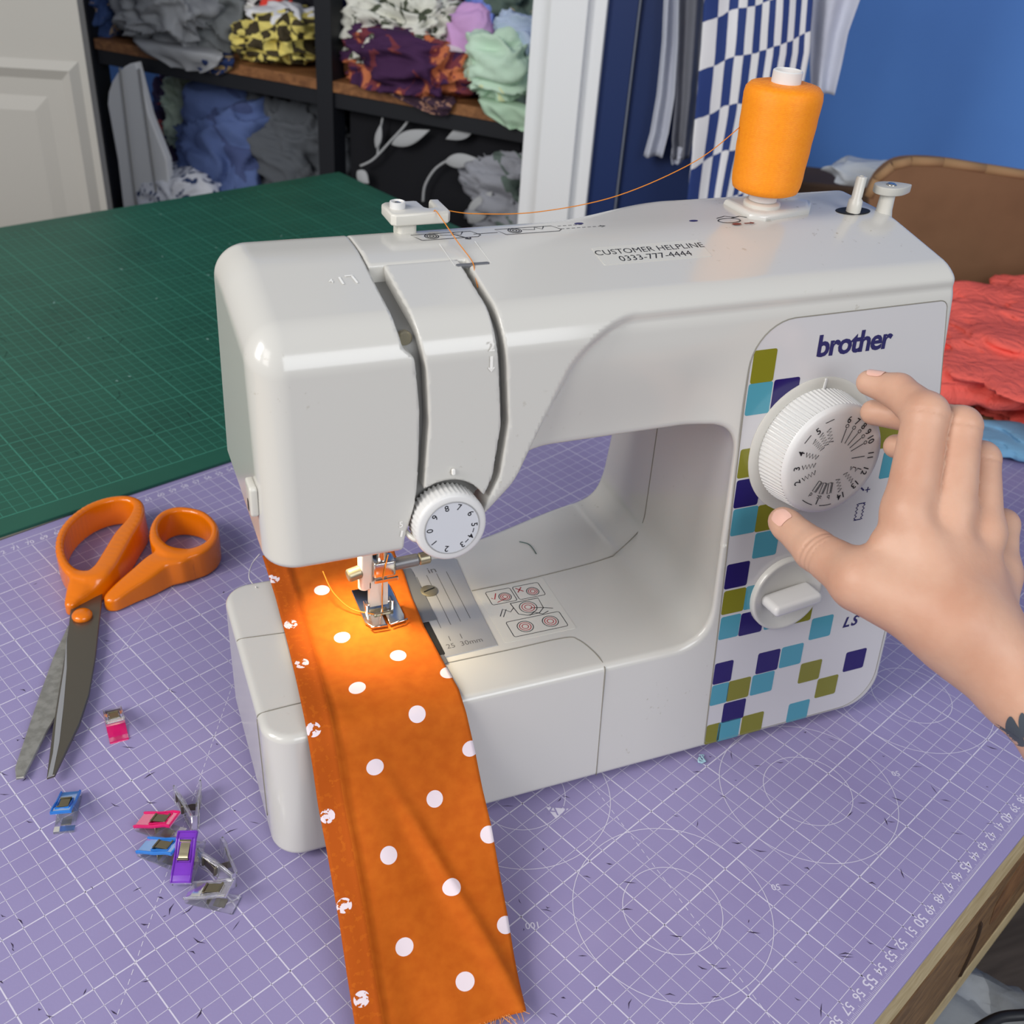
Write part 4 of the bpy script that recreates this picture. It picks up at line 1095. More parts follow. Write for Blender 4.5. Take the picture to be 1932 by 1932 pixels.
# ================================================================ sewing clips
def plast(name, col, tr=0.9):
    m = mat(name, col, 0.08, trans=tr, ior=1.35); return m
clearp = plast('clear_plastic', (244, 244, 248), 0.93); bluep = plast('blue_plastic', (70, 160, 245), 0.5); pinkp = plast('pink_plastic', (245, 40, 130), 0.45); violp = plast('violet_plastic', (150, 75, 215), 0.5)
springm = mat('spring_steel', (150, 142, 118), 0.28, metal=1.0)
def jaw(sgn):
    """one clip jaw: length along x (2.7), width along y (1.0), opening upward"""
    pts = [(-1.35, 0.62), (-0.9, 0.60), (-0.35, 0.42), (0.0, 0.30), (0.5, 0.22), (1.0, 0.12), (1.3, 0.05), (1.35, 0.0)]
    th = 0.12
    up = [(x, z + th) for x, z in pts]; prof_ = pts + up[::-1]
    V = []; F = []; n = len(prof_)
    for y in (-0.58, 0.58):
        for x, z in prof_: V.append((x, y, z * sgn))
    for i in range(n): F.append([i, (i + 1) % n, n + (i + 1) % n, n + i])
    for i in range(len(pts) - 1):
        a, b_, c, d = i, i + 1, n - 2 - i, n - 1 - i
        F.append([a, b_, c, d]); F.append([n + d, n + c, n + b_, n + a])
    # side rims
    rims = []
    for y in (-0.53, 0.53):
        rims.append(tube([(x, y, (z + th + 0.03) * sgn) for x, z in pts], 0.06, 6))
    rims.append(tube([(-1.33, -0.53, 0.77 * sgn), (-1.33, 0.53, 0.77 * sgn)], 0.06, 6))
    rims.append(tube([(-0.95, -0.36, 0.75 * sgn), (-0.95, 0.36, 0.75 * sgn), (0.32, 0.36, 0.40 * sgn), (0.32, -0.36, 0.40 * sgn)], 0.045, 6, True))
    if sgn < 0: F = [q[::-1] for q in F]
    return join((np.array(V), F), *rims)
def spring():
    path = [(-0.75, 0.62), (-0.2, 0.56), (0.2, 0.46), (0.12, 0.0), (0.2, -0.46), (-0.2, -0.56), (-0.75, -0.62)]
    p = spline([(a, 0, b_) for a, b_ in path], 4); V = []; F = []
    for a in p: V += [(a[0], -0.27, a[2]), (a[0], 0.27, a[2]), (a[0] + 0.01, 0.27, a[2] + 0.045), (a[0] + 0.01, -0.27, a[2] + 0.045)]
    for i in range(len(p) - 1):
        for k in range(4): F.append([4 * i + k, 4 * i + (k + 1) % 4, 4 * i + 4 + (k + 1) % 4, 4 * i + 4 + k])
    F += [[0, 1, 2, 3], [4 * len(p) - 1, 4 * len(p) - 2, 4 * len(p) - 3, 4 * len(p) - 4]]
    bar = rbox(-0.86, -0.74, -0.33, 0.33, 0.66, 0.76, 0.04, 0.01)
    bar2 = rbox(0.14, 0.24, -0.33, 0.33, 0.42, 0.6, 0.04, 0.01)
    return join((np.array(V), F), bar, bar2)
JU = jaw(1); JD = jaw(-1); SPG = spring()
protos = {}
def clip(px_, py_, tip, ang_px, mu, ml, label, z=0.42, tilt=(0.2, 0.0)):
    """ang_px: pixel that the jaw tips point to"""
    c = on(px_, py_, Z=z); t = on(ang_px[0], ang_px[1], Z=z)
    yaw = math.atan2(t[1] - c[1], t[0] - c[0])
    R = Matrix.Rotation(yaw, 4, 'Z') @ Matrix.Rotation(tilt[0], 4, 'Y') @ Matrix.Rotation(tilt[1], 4, 'X')
    o = thing('sewing_clip', label, 'sewing clip', tuple(c), 'sewing clips on the mat')
    o.rotation_euler = R.to_euler()
    s = 0.88
    for nm, sh, m in (('upper_jaw', JU, mu), ('lower_jaw', JD, ml), ('spring', SPG, springm)):
        key = (nm, m.name)
        if key not in protos:
            x = mesh(nm, np.asarray(sh[0]) * s, sh[1], m, o, local=True, smooth=(nm == 'spring'), sharp=35 if nm == 'spring' else None); protos[key] = x.data
        else:
            x = bpy.data.objects.new(nm, protos[key]); COL.objects.link(x); x.parent = o
    return o
clip(217, 1360, 0, (200, 1285), clearp, pinkp, 'sewing clip with clear top and pink base beside the scissors blades')
clip(126, 1524, 0, (142, 1450), bluep, clearp, 'blue topped clear sewing clip alone below the scissors tips')
clip(300, 1556, 0, (235, 1535), pinkp, clearp, 'pink topped sewing clip in the pile of clips')
clip(305, 1606, 0, (240, 1580), bluep, clearp, 'blue topped sewing clip between the pink and the violet one')
clip(352, 1622, 0, (330, 1690), violp, clearp, 'violet topped sewing clip in the middle of the clip pile', z=0.8, tilt=(0.28, 0.15))
clip(360, 1520, 0, (372, 1575), clearp, clearp, 'clear sewing clip standing on its side at the top of the pile', z=0.55, tilt=(0.0, 1.5))
clip(418, 1632, 0, (455, 1680), clearp, clearp, 'clear sewing clip on its side behind the frontmost clear clip', z=0.55, tilt=(0.0, 1.45))
clip(398, 1688, 0, (330, 1672), clearp, clearp, 'frontmost clear sewing clip of the pile, lying flat')
lm = mat('white_thread', (235, 230, 225), 0.8)
o = mesh('thread_scrap', *tube(spline([on(483, 1108, Z=8.1), on(470, 1090, Z=6.5), on(475, 1065, Z=5.5), on(490, 1045, Z=5.8)], 6), 0.03, 5), lm, None, smooth=True)
tag(o, 'white thread end hanging off the back left of the machine bed', 'thread')
o = mesh('thread_scrap', *tube(spline([on(980, 1022, Z=8.05), on(996, 1026, Z=8.06), on(1005, 1034, Z=8.06), on(1012, 1045, Z=8.05)], 6), 0.025, 5), mat('dark_green_thread', (40, 80, 70), 0.8), None, smooth=True)
tag(o, 'short dark green thread lying on the machine bed', 'thread')
c_ = on(1323, 1434, Z=0.1)
pts = [c_ + np.array([rng.uniform(-.35, .35), rng.uniform(-.3, .3), rng.uniform(0, .15)]) for _ in range(14)]
o = mesh('thread_scrap', *tube(spline(pts, 5), 0.03, 5), mat('pale_blue_thread', (170, 205, 215), 0.8), None, smooth=True)
tag(o, 'pale blue tangle of thread on the mat below the machine', 'thread')
# ================================================================ hand on the dial
skin = mat('skin', (226, 176, 150), 0.45, spec=0.35, sss=0.12, bump=(380, 0.22, 0.0006))
def skinmap(m):
    nt = m.node_tree; b = nt.nodes['Principled BSDF']
    tc = nt.nodes.new('ShaderNodeTexCoord')
    n = nt.nodes.new('ShaderNodeTexNoise'); n.inputs['Scale'].default_value = 26; n.inputs['Detail'].default_value = 5
    r = nt.nodes.new('ShaderNodeValToRGB'); r.color_ramp.elements[0].color = srgb(196, 147, 122); r.color_ramp.elements[1].color = srgb(210, 168, 144)
    r.color_ramp.elements[0].position = 0.3; r.color_ramp.elements[1].position = 0.62
    nt.links.new(tc.outputs['Object'], n.inputs['Vector']); nt.links.new(n.outputs['Fac'], r.inputs[0]); nt.links.new(r.outputs[0], b.inputs['Base Color'])
skinmap(skin)
J = lambda x, y, d: deep(x, y, d)
IDX = [J(1715, 965, 46.4), J(1746, 782, 47.0), J(1694, 738, 48.6), J(1640, 722, 49.6)]
MID = [J(1792, 978, 46.6), J(1812, 805, 47.3), J(1728, 785, 50.0), J(1648, 778, 51.0)]
RNG = [J(1848, 1010, 47.2), J(1850, 868, 48.2), J(1770, 848, 50.8), J(1690, 842, 52.2)]
PNK = [J(1880, 1085, 48.2), J(1892, 990, 49.2), J(1840, 975, 51.5), J(1785, 965, 53.0)]
THB = [J(1760, 1150, 46.0), J(1625, 1095, 46.8), J(1538, 1038, 49.4), J(1477, 984, 51.5)]
WR = [J(1826, 1192, 46.0), J(1928, 1296, 45.2), J(2060, 1418, 44.0), J(2250, 1590, 42.0)]
def finger(P, C, R):
    d = None
    for i in range(len(C) - 1):
        q = cone(P, C[i], C[i + 1], R[i], R[i + 1]); d = q if d is None else smin(d, q, 0.25)
    return d
def f_hand(P):
    i = finger(P, IDX, [1.12, 0.97, 0.80, 0.60]); i = smin(i, np.linalg.norm(P - IDX[1], axis=1) - 1.0, 0.2)
    m = finger(P, MID, [1.10, 0.92, 0.82, 0.62])
    r = finger(P, RNG, [1.05, 0.86, 0.76, 0.60])
    k = finger(P, PNK, [0.95, 0.72, 0.62, 0.52])
    t = finger(P, THB, [1.7, 1.28, 0.98, 0.72]); t = smin(t, np.linalg.norm(P - (THB[3] + (THB[2] - THB[3]) * 0.15), axis=1) - 0.78, 0.2)
    # palm: metacarpals blended to the wrist
    W = WR[0]
    uw = (PNK[0] - IDX[0]); uw /= np.linalg.norm(uw)
    pal = cone(P, IDX[0], W - uw * 1.1, 1.1, 1.75)
    for C, o in ((MID[0], -0.3), (RNG[0], 0.1), (PNK[0], 0.45)):
        pal = smin(pal, cone(P, C, W + uw * o, 1.08, 1.62), 0.7)
    pal = smin(pal, cone(P, THB[1], W - uw * 1.3, 1.3, 1.7), 0.8)
    pal = smin(pal, cone(P, THB[1] * 0.45 + IDX[0] * 0.55, THB[0], 0.75, 1.4), 0.8)
    a = cone(P, WR[0] - uw * 0.45, WR[1] - uw * 0.15, 1.8, 1.68); a2 = cone(P, WR[0] + uw * 0.3, WR[1] + uw * 0.15, 1.7, 1.68)
    arm = smin(a, a2, 1.0)
    arm = smin(arm, cone(P, WR[1], WR[2], 1.75, 2.3), 0.5); arm = smin(arm, cone(P, WR[2], WR[3], 2.3, 3.2), 0.8)
    fg = smin(i, m, 0.12); fg = smin(fg, r, 0.12); fg = smin(fg, k, 0.12)
    d = smin(smin(pal, arm, 1.1), fg, 0.55)
    d = smin(d, t, 0.6)
    # creases
    def crease(c, ax, w, dep):
        q = P - c; ax = ax / np.linalg.norm(ax)
        return dep * np.exp(-(q @ ax / w) ** 2) * np.exp(-np.sum(q * q, 1) / 1.7)
    for C, s in ((IDX, 0.05), (MID, 0.04), (RNG, 0.04)):
        ax = C[1] - C[0]
        d = d + crease(C[1] - (ROT[2] * 0.8), ax, 0.09, s)
    ax = THB[3] - THB[2]
    for o in (-0.18, 0.12, 0.4): d = d + crease(THB[2] - ROT[2] * 0.8 + ax / np.linalg.norm(ax) * o, ax, 0.07, 0.06)
    # tendon hollows
    for A, B in ((IDX, MID), (MID, RNG), (RNG, PNK)):
        c = (A[0] + B[0]) / 2 - ROT[2] * 1.0
        d = d + 0.16 * np.exp(-np.sum((P - c) ** 2, 1) / 0.5)
    return d
person = thing('person', 'person reaching in from the right with a bare tattooed forearm, fingers turning the stitch dial', 'person', tuple(WR[1]))
A_ = np.array(IDX + MID + RNG + PNK + THB + WR)
lo = A_.min(0) - 4.6; hi = A_.max(0) + 4.6
arm = sdf_obj('arm', f_hand, lo, hi, 0.16, skin, person, 1.4)
arm['label'] = 'pale bare hand and forearm'
# thumb nail and index nail
nail = mat('nail', (234, 186, 170), 0.25, coat=0.4)
def proj_surf(p, n):
    for _ in range(12):
        d = f_hand(np.array([p]))[0]; p = p - n * d * 0.8
    return p
def nailpatch(tip, base, view, w, L, sh=0.0):
    ax = tip - base; ax /= np.linalg.norm(ax)
    sd = np.cross(ax, view); sd /= np.linalg.norm(sd); up = np.cross(sd, ax)
    if up @ view < 0: up = -up
    V = []; F = []; n = 8; m = 8
    c0 = tip - ax * (L * 0.35) + sd * sh
    for j in range(m + 1):
        for i in range(n + 1):
            u = i / n * 2 - 1; t = j / m
            ww = w * math.sqrt(max(0.0, 1 - (abs(t - 0.45) / 0.56) ** 4))
            q = c0 + ax * (t - 0.5) * L + sd * u * ww + up * (1.0 - 0.15 * u * u)
            V.append(q)
    V = np.array(V)
    for _ in range(14):
        d = f_hand(V); V = V - up * (d * 0.8)[:, None]
    V = V + up * 0.035
    for j in range(m):
        for i in range(n):
            a = j * (n + 1) + i; F.append([a, a + 1, a + n + 2, a + n + 1])
    return V, F
vw = -ROT[2]
V, F = nailpatch(THB[3], THB[2], vw * 0.75 + np.array([-0.5, 0, 0.5]), 0.42, 1.0, 0.0)
mesh('thumbnail', V, F, nail, person, smooth=True)
V, F = nailpatch(IDX[3], IDX[2], np.array([0, -0.25, 1.0]), 0.36, 0.85)
mesh('fingernail', V, F, nail, person, smooth=True)
# leaf tattoo on the forearm
tat = mat('tattoo_ink', (74, 82, 90), 0.5)
def tattoo(pts, w):
    P = spline([deep(a, b_, 40.0) for a, b_ in pts], 6); V = []; F = []
    n = len(P)
    for i in range(n):
        t = P[min(i + 1, n - 1)] - P[max(i - 1, 0)]; t /= np.linalg.norm(t); sd = np.cross(t, ROT[2])
        ww = w * math.sin(math.pi * min(max(i / (n - 1), 0.02), 0.98)) ** 0.7
        for s in (-1, -0.33, 0.33, 1): V.append(P[i] + sd * ww * s)
    V = np.array(V); R_ = V - CAM; R_ /= np.linalg.norm(R_, axis=1)[:, None]
    Q = CAM + R_ * 36.0
    for _ in range(60): Q = Q + R_ * np.clip(f_hand(Q) * 0.8, -0.5, 0.5)[:, None]
    ok = np.abs(f_hand(Q)) < 0.1
    Q = Q - R_ * 0.03
    for i in range(n - 1):
        for k in range(3):
            q = [4 * i + k, 4 * i + k + 1, 4 * i + 5 + k, 4 * i + 4 + k]
            if ok[q].all(): F.append(q)
    if not F: return Q, F
    use = sorted({k for q in F for k in q}); mp_ = {k: i for i, k in enumerate(use)}
    return Q[use], [[mp_[k] for k in q] for q in F]
for pts, w in (([(1843, 1354), (1870, 1368), (1900, 1385), (1930, 1402)], 0.13), ([(1906, 1352), (1908, 1372), (1918, 1392), (1932, 1408)], 0.26), ([(1928, 1345), (1932, 1370), (1940, 1400)], 0.2)):
    V, F = tattoo(pts, w)
    if F: mesh('leaf_tattoo', V, F, tat, person, smooth=True)
# ================================================================ room behind
wallblue = mat('blue_paint', (88, 138, 212), 0.75, bump=(220, 0.15, 0.0008), vary=(3, (84, 132, 206), 0.4, 0.6))
navyshade = mat('shaded_blue_paint', (18, 42, 92), 0.5)  # navy puts the shade on the blue surface into its colour
whitep = mat('white_paint', (232, 233, 234), 0.45)
doorw = mat('door_paint', (184, 181, 174), 0.5)
blackm = mat('black_steel', (22, 24, 30), 0.5)
shelfw = mat('shelf_wood', (134, 88, 52), 0.55); grain(shelfw, (112, 72, 42), (150, 102, 62), (6, 30, 30))
floorm = mat('floor_boards', (96, 84, 72), 0.6); grain(floorm, (84, 72, 60), (108, 94, 80), (2, 20, 20))
SDIR = np.array([0.68851, -0.72523, 0.0]); SN = np.array([-0.72523, -0.68851, 0.0])   # along the shelf to the right; out of the wall towards the room
ZS = 8.3
PS = on(615, 150, Z=ZS)                      # shelf front edge at the middle post
def sp_(u, v, z): return PS + SDIR * u - SN * v * 1.0 + np.array([0, 0, z - ZS])   # v goes back into the shelf
def sbox(name, u0, u1, v0, v1, z0, z1, m, parent=None, bev=0.0):
    q = [sp_(u0, v0, 0), sp_(u1, v0, 0), sp_(u1, v1, 0), sp_(u0, v1, 0)]
    v, f = prism([(p[0], p[1]) for p in q], z0, z1, bev, 2)
    return mesh(name, v, f, m, parent)
FL = -76.0
def u_of(x, y, z): return (on(x, y, Z=z) - PS) @ SDIR
# floor and walls
v, f = box(-260, 330, -200, 420, FL - 4, FL); tag(mesh('floor', v, f, floorm), kind='structure')
tag(sbox('wall_back', -190, 330, 48, 54, FL, 170, wallblue), kind='structure')
# shelving rack
u1p = u_of(190, 70, ZS); u3 = u_of(962, 208, ZS)
rack = thing('shelving_rack', 'black steel shelving rack with wooden shelves heaped with fabric', 'shelf', tuple(sp_(0, 20, FL)))
for uu, vv in ((u1p - 2, 0), (0, 0), (u3 + 12, 0), (u1p - 2, 38), (u3 + 12, 38)):
    sbox('post', uu - 1.45, uu + 1.45, vv - 0.5, vv + 3, FL, 130, blackm, rack)
for z in (ZS, ZS + 100, FL + 18):
    sbox('shelf_board', u1p, u3 + 12, -0.3, 40, z - 1.6, z, shelfw, rack)
    sbox('shelf_beam', u1p, u3 + 12, 0.1, 1.6, z - 4.0, z - 1.6, blackm, rack)
tag(sbox('rack_back_cloth', u1p - 22, u3 + 14, 43, 44, FL, 125, mat('dark_backing', (20, 22, 32), 0.9)), 'dark navy cloth hung behind the shelving rack', 'cloth')
for z in (26, 16):
    c_ = sp_(u1p - 2, -0.6, z)
    mesh('bolt', *put(lathe([(0.45, 0), (0.4, 0.2), (0.02, 0.25)], 12), frame(c_, SDIR, SN)), chrome, rack)

# --- cloth heaps
def fabric(name, c1, kind='plain', c2=None, c3=None, scale=12.0, rough=0.85):
    m = bpy.data.materials.new(name); m.use_nodes = True
    nt = m.node_tree; b = nt.nodes['Principled BSDF']; b.inputs['Roughness'].default_value = rough; b.inputs['Specular IOR Level'].default_value = 0.15
    tc = nt.nodes.new('ShaderNodeTexCoord')
    def vc(o): return o
    n = nt.nodes.new('ShaderNodeTexNoise'); n.inputs['Scale'].default_value = 35; n.inputs['Detail'].default_value = 4
    nt.links.new(tc.outputs['Object'], n.inputs['Vector'])
    bp = nt.nodes.new('ShaderNodeBump'); bp.inputs['Strength'].default_value = 0.5; bp.inputs['Distance'].default_value = 0.004
    nt.links.new(n.outputs['Fac'], bp.inputs['Height']); nt.links.new(bp.outputs[0], b.inputs['Normal'])
    if kind == 'plain': b.inputs['Base Color'].default_value = srgb(*c1)
    elif kind in ('blotch', 'leaf', 'spots', 'check', 'stripe'):
        r = nt.nodes.new('ShaderNodeValToRGB'); r.color_ramp.interpolation = 'CONSTANT'
        r.color_ramp.elements[0].color = srgb(*c1); r.color_ramp.elements[1].color = srgb(*c2); r.color_ramp.elements[1].position = 0.5
        if c3: e = r.color_ramp.elements.new(0.57); e.color = srgb(*c3)
        if kind == 'blotch':
            t = nt.nodes.new('ShaderNodeTexNoise'); t.inputs['Scale'].default_value = scale; t.inputs['Detail'].default_value = 3; t.inputs['Distortion'].default_value = 1.5; out = t.outputs['Fac']
        elif kind == 'leaf':
            mpn = nt.nodes.new('ShaderNodeMapping'); mpn.inputs['Scale'].default_value = (1, 2.4, 1.2); mpn.inputs['Rotation'].default_value = (0.4, 0.3, 0.8)
            t = nt.nodes.new('ShaderNodeTexVoronoi'); t.inputs['Scale'].default_value = scale; out = t.outputs['Distance']
            nt.links.new(tc.outputs['Object'], mpn.inputs['Vector']); nt.links.new(mpn.outputs[0], t.inputs['Vector'])
            r.color_ramp.elements[1].position = 0.36
        elif kind == 'spots':
            t = nt.nodes.new('ShaderNodeTexVoronoi'); t.inputs['Scale'].default_value = scale; out = t.outputs['Distance']; r.color_ramp.elements[1].position = 0.3
        elif kind == 'check':
            t = nt.nodes.new('ShaderNodeTexChecker'); t.inputs['Scale'].default_value = scale; out = t.outputs['Fac']
        else:
            t = nt.nodes.new('ShaderNodeTexWave'); t.inputs['Scale'].default_value = scale; t.inputs['Distortion'].default_value = 2; out = t.outputs['Fac']
        if kind != 'leaf': nt.links.new(tc.outputs['Object'], t.inputs['Vector'])
        nt.links.new(out, r.inputs[0]); nt.links.new(r.outputs[0], b.inputs['Base Color'])
    return m
def heap(name, cen, dim, m, label, seed=0, folds=0.22, freq=2.2, cat='fabric', group=None, flat=0.5, yaw=None, nu=110, nv=66, droop=0.0, zf=8.0, zmax=None):
    """crumpled piece of cloth: a folded blob with ridges; cen is its bottom centre, dim half sizes along shelf, depth, height"""
    off = Vector((seed * 7.31, seed * 3.17, seed * 1.91)); V = []; F = []
    for j in range(nv + 1):
        ph = math.pi * j / nv
        for i in range(nu):
            th = 2 * math.pi * i / nu
            d = Vector((math.sin(ph) * math.cos(th), math.sin(ph) * math.sin(th), math.cos(ph)))
            e = Vector([math.copysign(abs(q) ** 0.8, q) for q in d])
            w = Vector((d.x * freq * dim[0] / 14, d.y * freq * dim[1] / 14, d.z * freq * dim[2] / zf)) 
            n1 = noise.noise(w * 0.6 + off)
            wp = w + Vector((noise.noise(w * 0.8 + off * 2), noise.noise(w * 0.8 - off), noise.noise(w * 0.8 + off * 3))) * 0.9
            n2 = 1 - abs(noise.noise(wp * 1.3 + off)) * 2.2
            n3 = 1 - abs(noise.noise(wp * 2.9 - off)) * 2.0
            r = 0.82 + 0.35 * n1 + folds * (n2 - 0.4) + folds * 0.32 * (n3 - 0.4)
            p = np.array([e.x * dim[0], e.y * dim[1], e.z * dim[2]]) * r
            p[2] = p[2] + dim[2] * 0.75
            if p[2] < 0 and droop <= 0: p[2] *= 0.05
            V.append(p)
    V = np.array(V)
    if droop <= 0: V[:, 2] = np.maximum(V[:, 2], 0.0)
    for j in range(nv):
        for i in range(nu): F.append([j * nu + i, (j + 1) * nu + i, (j + 1) * nu + (i + 1) % nu, j * nu + (i + 1) % nu])
    u = SDIR; n_ = -SN
    if yaw: c, s = math.cos(yaw), math.sin(yaw); u, n_ = u * c + n_ * s, n_ * c - u * s
    W = np.asarray(cen) + V[:, :1] * u + V[:, 1:2] * n_ + V[:, 2:3] * np.array([0, 0, 1.0])
    if zmax is not None:
        zb_ = W[:, 2].min(); h_ = W[:, 2].max() - zb_
        if zb_ + h_ > zmax: W[:, 2] = zb_ + (W[:, 2] - zb_) * (zmax - zb_) / h_
    o = mesh(name, W, np.array(F), m, None, smooth=True)
    tag(o, label, cat, group)
    return o
G1 = 'folded fabrics heaped on the shelving rack'
def onshelf(px_, py_, v): # point of the shelf at depth v behind its front edge, seen at a pixel of the front edge
    u = u_of(px_, py_, ZS); return sp_(u, v, ZS)
def sd(px_, py_, v): # point on the plane v behind the shelf front
    r = ray(px_, py_); n_ = -SN; p0 = PS - SN * v
    return CAM + r * ((n_ @ (p0 - CAM)) / (n_ @ r))
def heap_at(px_, py_, v, dim, m, label, seed, folds=0.25, freq=2.2, yaw=None):
    p = np.array(sd(px_, py_, v)); p[2] = max(p[2], ZS + 0.05)
    return heap('fabric', p, dim, m, label, seed, folds, freq, group=G1, yaw=yaw)
H_ = [
 ((216, 78), 6, (5.5, 7, 7.5), fabric('navy_floral', (62, 82, 128), 'blotch', (62, 82, 128), (190, 164, 130), 45), 'navy floral fabric at the left end of the upper shelf', 3, .2),
 ((335, 108), 5, (9.5, 9, 8.5), fabric('grey_cotton', (158, 160, 164)), 'grey cotton garment slumped over the shelf edge', 5, .22),
 ((440, 85), 12, (8, 8, 8), fabric('mid_grey_knit', (120, 124, 126)), 'mid grey knit fabric behind the grey cotton garment', 6, .3),
 ((400, 45), 20, (9, 7, 9), fabric('dark_teal', (40, 74, 84)), 'dark teal fabric at the back behind the grey garments', 4, .3),
 ((535, 122), 6, (8.2, 8, 4.6), fabric('yellow_check', (224, 208, 118), 'check', (70, 62, 46), None, 46), 'yellow checked fabric on the shelf left of the middle post', 7, .22),
 ((555, 72), 9, (7, 6, 3.0), fabric('white_cotton', (224, 224, 228)), 'white cotton folded over the yellow checks', 21, .3),
 ((540, 55), 11, (4.2, 5, 3.6), fabric('red_cotton', (222, 70, 58)), 'red crumpled fabric between white and black cloths', 8, .35),
 ((490, 50), 13, (5, 6, 4.2), fabric('white_black_print', (226, 224, 220), 'blotch', (226, 224, 220), (40, 40, 44), 30), 'white fabric with black print above the yellow checks', 9, .35),
 ((580, 40), 14, (5, 5, 4.5), fabric('black_cotton', (34, 34, 40)), 'black cotton behind the red fabric', 22, .3),
 ((550, 10), 18, (11, 5, 5), fabric('pink_teal', (206, 96, 120), 'blotch', (206, 96, 120), (40, 120, 100), 14), 'pink and green fabric at the top left of the middle post', 23, .35),
 ((662, 92), 8, (4.2, 6, 5.5), fabric('navy_white_stripe', (206, 206, 214), 'stripe', (32, 38, 78), None, 5), 'navy and white striped fabric right of the middle post', 10, .2),
 ((680, 45), 13, (4.5, 5, 4.5), fabric('dark_green', (24, 98, 72)), 'dark green fabric above the striped one', 20, .3),
 ((780, 178), 5, (13.5, 8, 5.0), fabric('purple_orange_print', (70, 42, 76), 'blotch', (120, 58, 66), (196, 116, 78), 14), 'purple and orange printed scarf spread at the shelf edge', 11, .25),
 ((775, 122), 8, (10.5, 8, 6.0), fabric('green_grey_print', (218, 218, 208), 'blotch', (218, 218, 208), (84, 90, 74), 24), 'pale fabric with dark green print folded on the scarf', 12, .42, 3.0),
 ((715, 42), 12, (3.6, 4, 4.5), fabric('pink_stripe', (236, 120, 160), 'stripe', (240, 236, 236), None, 9), 'pink and white striped fabric above the pale printed one', 13, .3),
 ((800, 40), 15, (8.5, 6, 4.5), fabric('maroon_print', (116, 70, 86), 'blotch', (116, 70, 86), (206, 176, 182), 26), 'maroon printed fabric at the back of the heap', 14, .35),
 ((885, 118), 5, (4.6, 3, 5.0), fabric('lilac_cotton', (206, 162, 212)), 'lilac square of cotton lying on the heap', 15, .12),
 ((918, 88), 8, (3.4, 4, 5.2), fabric('periwinkle_cotton', (122, 140, 214)), 'periwinkle blue cotton beside the lilac square', 16, .2),
 ((845, 128), 4, (3.6, 3, 2.0), fabric('white_pink', (224, 212, 222)), 'white and pink corner below the lilac square', 24, .2),
 ((945, 190), 4, (6.0, 6, 6.0), fabric('mint_print', (196, 222, 200), 'blotch', (196, 222, 200), (214, 222, 176), 8), 'mint green tie-dyed fabric at the right end of the shelf', 17, .3),
 ((985, 125), 7, (4.4, 6, 5.0), fabric('ice_blue', (182, 198, 222)), 'ice blue fabric behind the mint green one', 18, .25),
 ((960, 70), 11, (5.5, 6, 6), fabric('teal_camel', (92, 108, 100), 'blotch', (92, 108, 100), (196, 178, 140), 16), 'dark green and camel fabric at the top right of the heap', 19, .35),
]
for h_ in H_: heap_at(*h_[0], *h_[1:])
# fabric corners hanging over the shelf front
def drape(name, pts, w, m, label, seed=1, cat='fabric', group=None, thick=0.25, amp=0.5):
    """cloth strip through 3d points (top to bottom), width w along the shelf direction"""
    P = spline(pts, 8); n = len(P); k = 16; V = []; F = []
    wl = np.interp(np.linspace(0, 1, n), np.linspace(0, 1, len(w)), w)
    for side in (0, 1):
        for i in range(n):
            for j in range(k + 1):
                u = j / k * 2 - 1
                q = P[i] + SDIR * u * wl[i] + SN * (amp * noise.noise(Vector((u * 2.2 + seed, i * 0.12, seed * 3.0))) * 2 + amp * 0.5 * math.sin(u * 6 + seed + i * 0.1) - side * thick)
                V.append(q)
    m_ = n * (k + 1); W = k + 1
    for i in range(n - 1):
        for j in range(k):
            a = i * W + j; F.append([a, a + W, a + W + 1, a + 1]); F.append([m_ + a, m_ + a + 1, m_ + a + W + 1, m_ + a + W])
    for i in range(n - 1):
        for j in (0, k):
            a = i * W + j; q = [a, a + W, m_ + a + W, m_ + a]; F.append(q if j else q[::-1])
    for i in (0, n - 1):
        for j in range(k):
            a = i * W + j; q = [a, a + 1, m_ + a + 1, m_ + a]; F.append(q if i else q[::-1])
    o = mesh(name, np.array(V), F, m, None, smooth=True); tag(o, label, cat, group); return o
drape('hanging_scarf', [sd(780, 170, 1), sd(790, 182, -1), sd(805, 200, -1.5), sd(830, 218, -1.2)], [7, 6, 4, 0.6], fabric('lace_print', (70, 52, 66), 'blotch', (70, 52, 66), (170, 130, 110), 70), 'dark lacy scarf corner hanging over the shelf edge', 4, group=G1)
drape('hanging_fabric', [sd(955, 190, 1), sd(960, 200, -1.5), sd(968, 225, -1.5), sd(975, 245, -1)], [4, 5, 4.5, 1.5], fabric('mint_drape', (180, 208, 182)), 'mint green corner hanging over the right end of the shelf', 9, group=G1)
drape('hanging_fabric', [sd(330, 80, 2), sd(335, 92, -1.5), sd(345, 112, -1.5), sd(352, 132, -1)], [9, 9, 7, 3], fabric('grey_drape', (156, 158, 162)), 'grey garment corner hanging over the shelf edge with beads', 12, group=G1)
drape('hanging_fabric', [sd(395, 95, 2), sd(397, 105, -1), sd(400, 122, -1), sd(398, 138, -0.5)], [5, 5, 4, 2], fabric('navy_gold', (38, 52, 92), 'blotch', (38, 52, 92), (160, 136, 90), 50), 'navy and gold cloth hanging beside the grey garment', 14, group=G1)

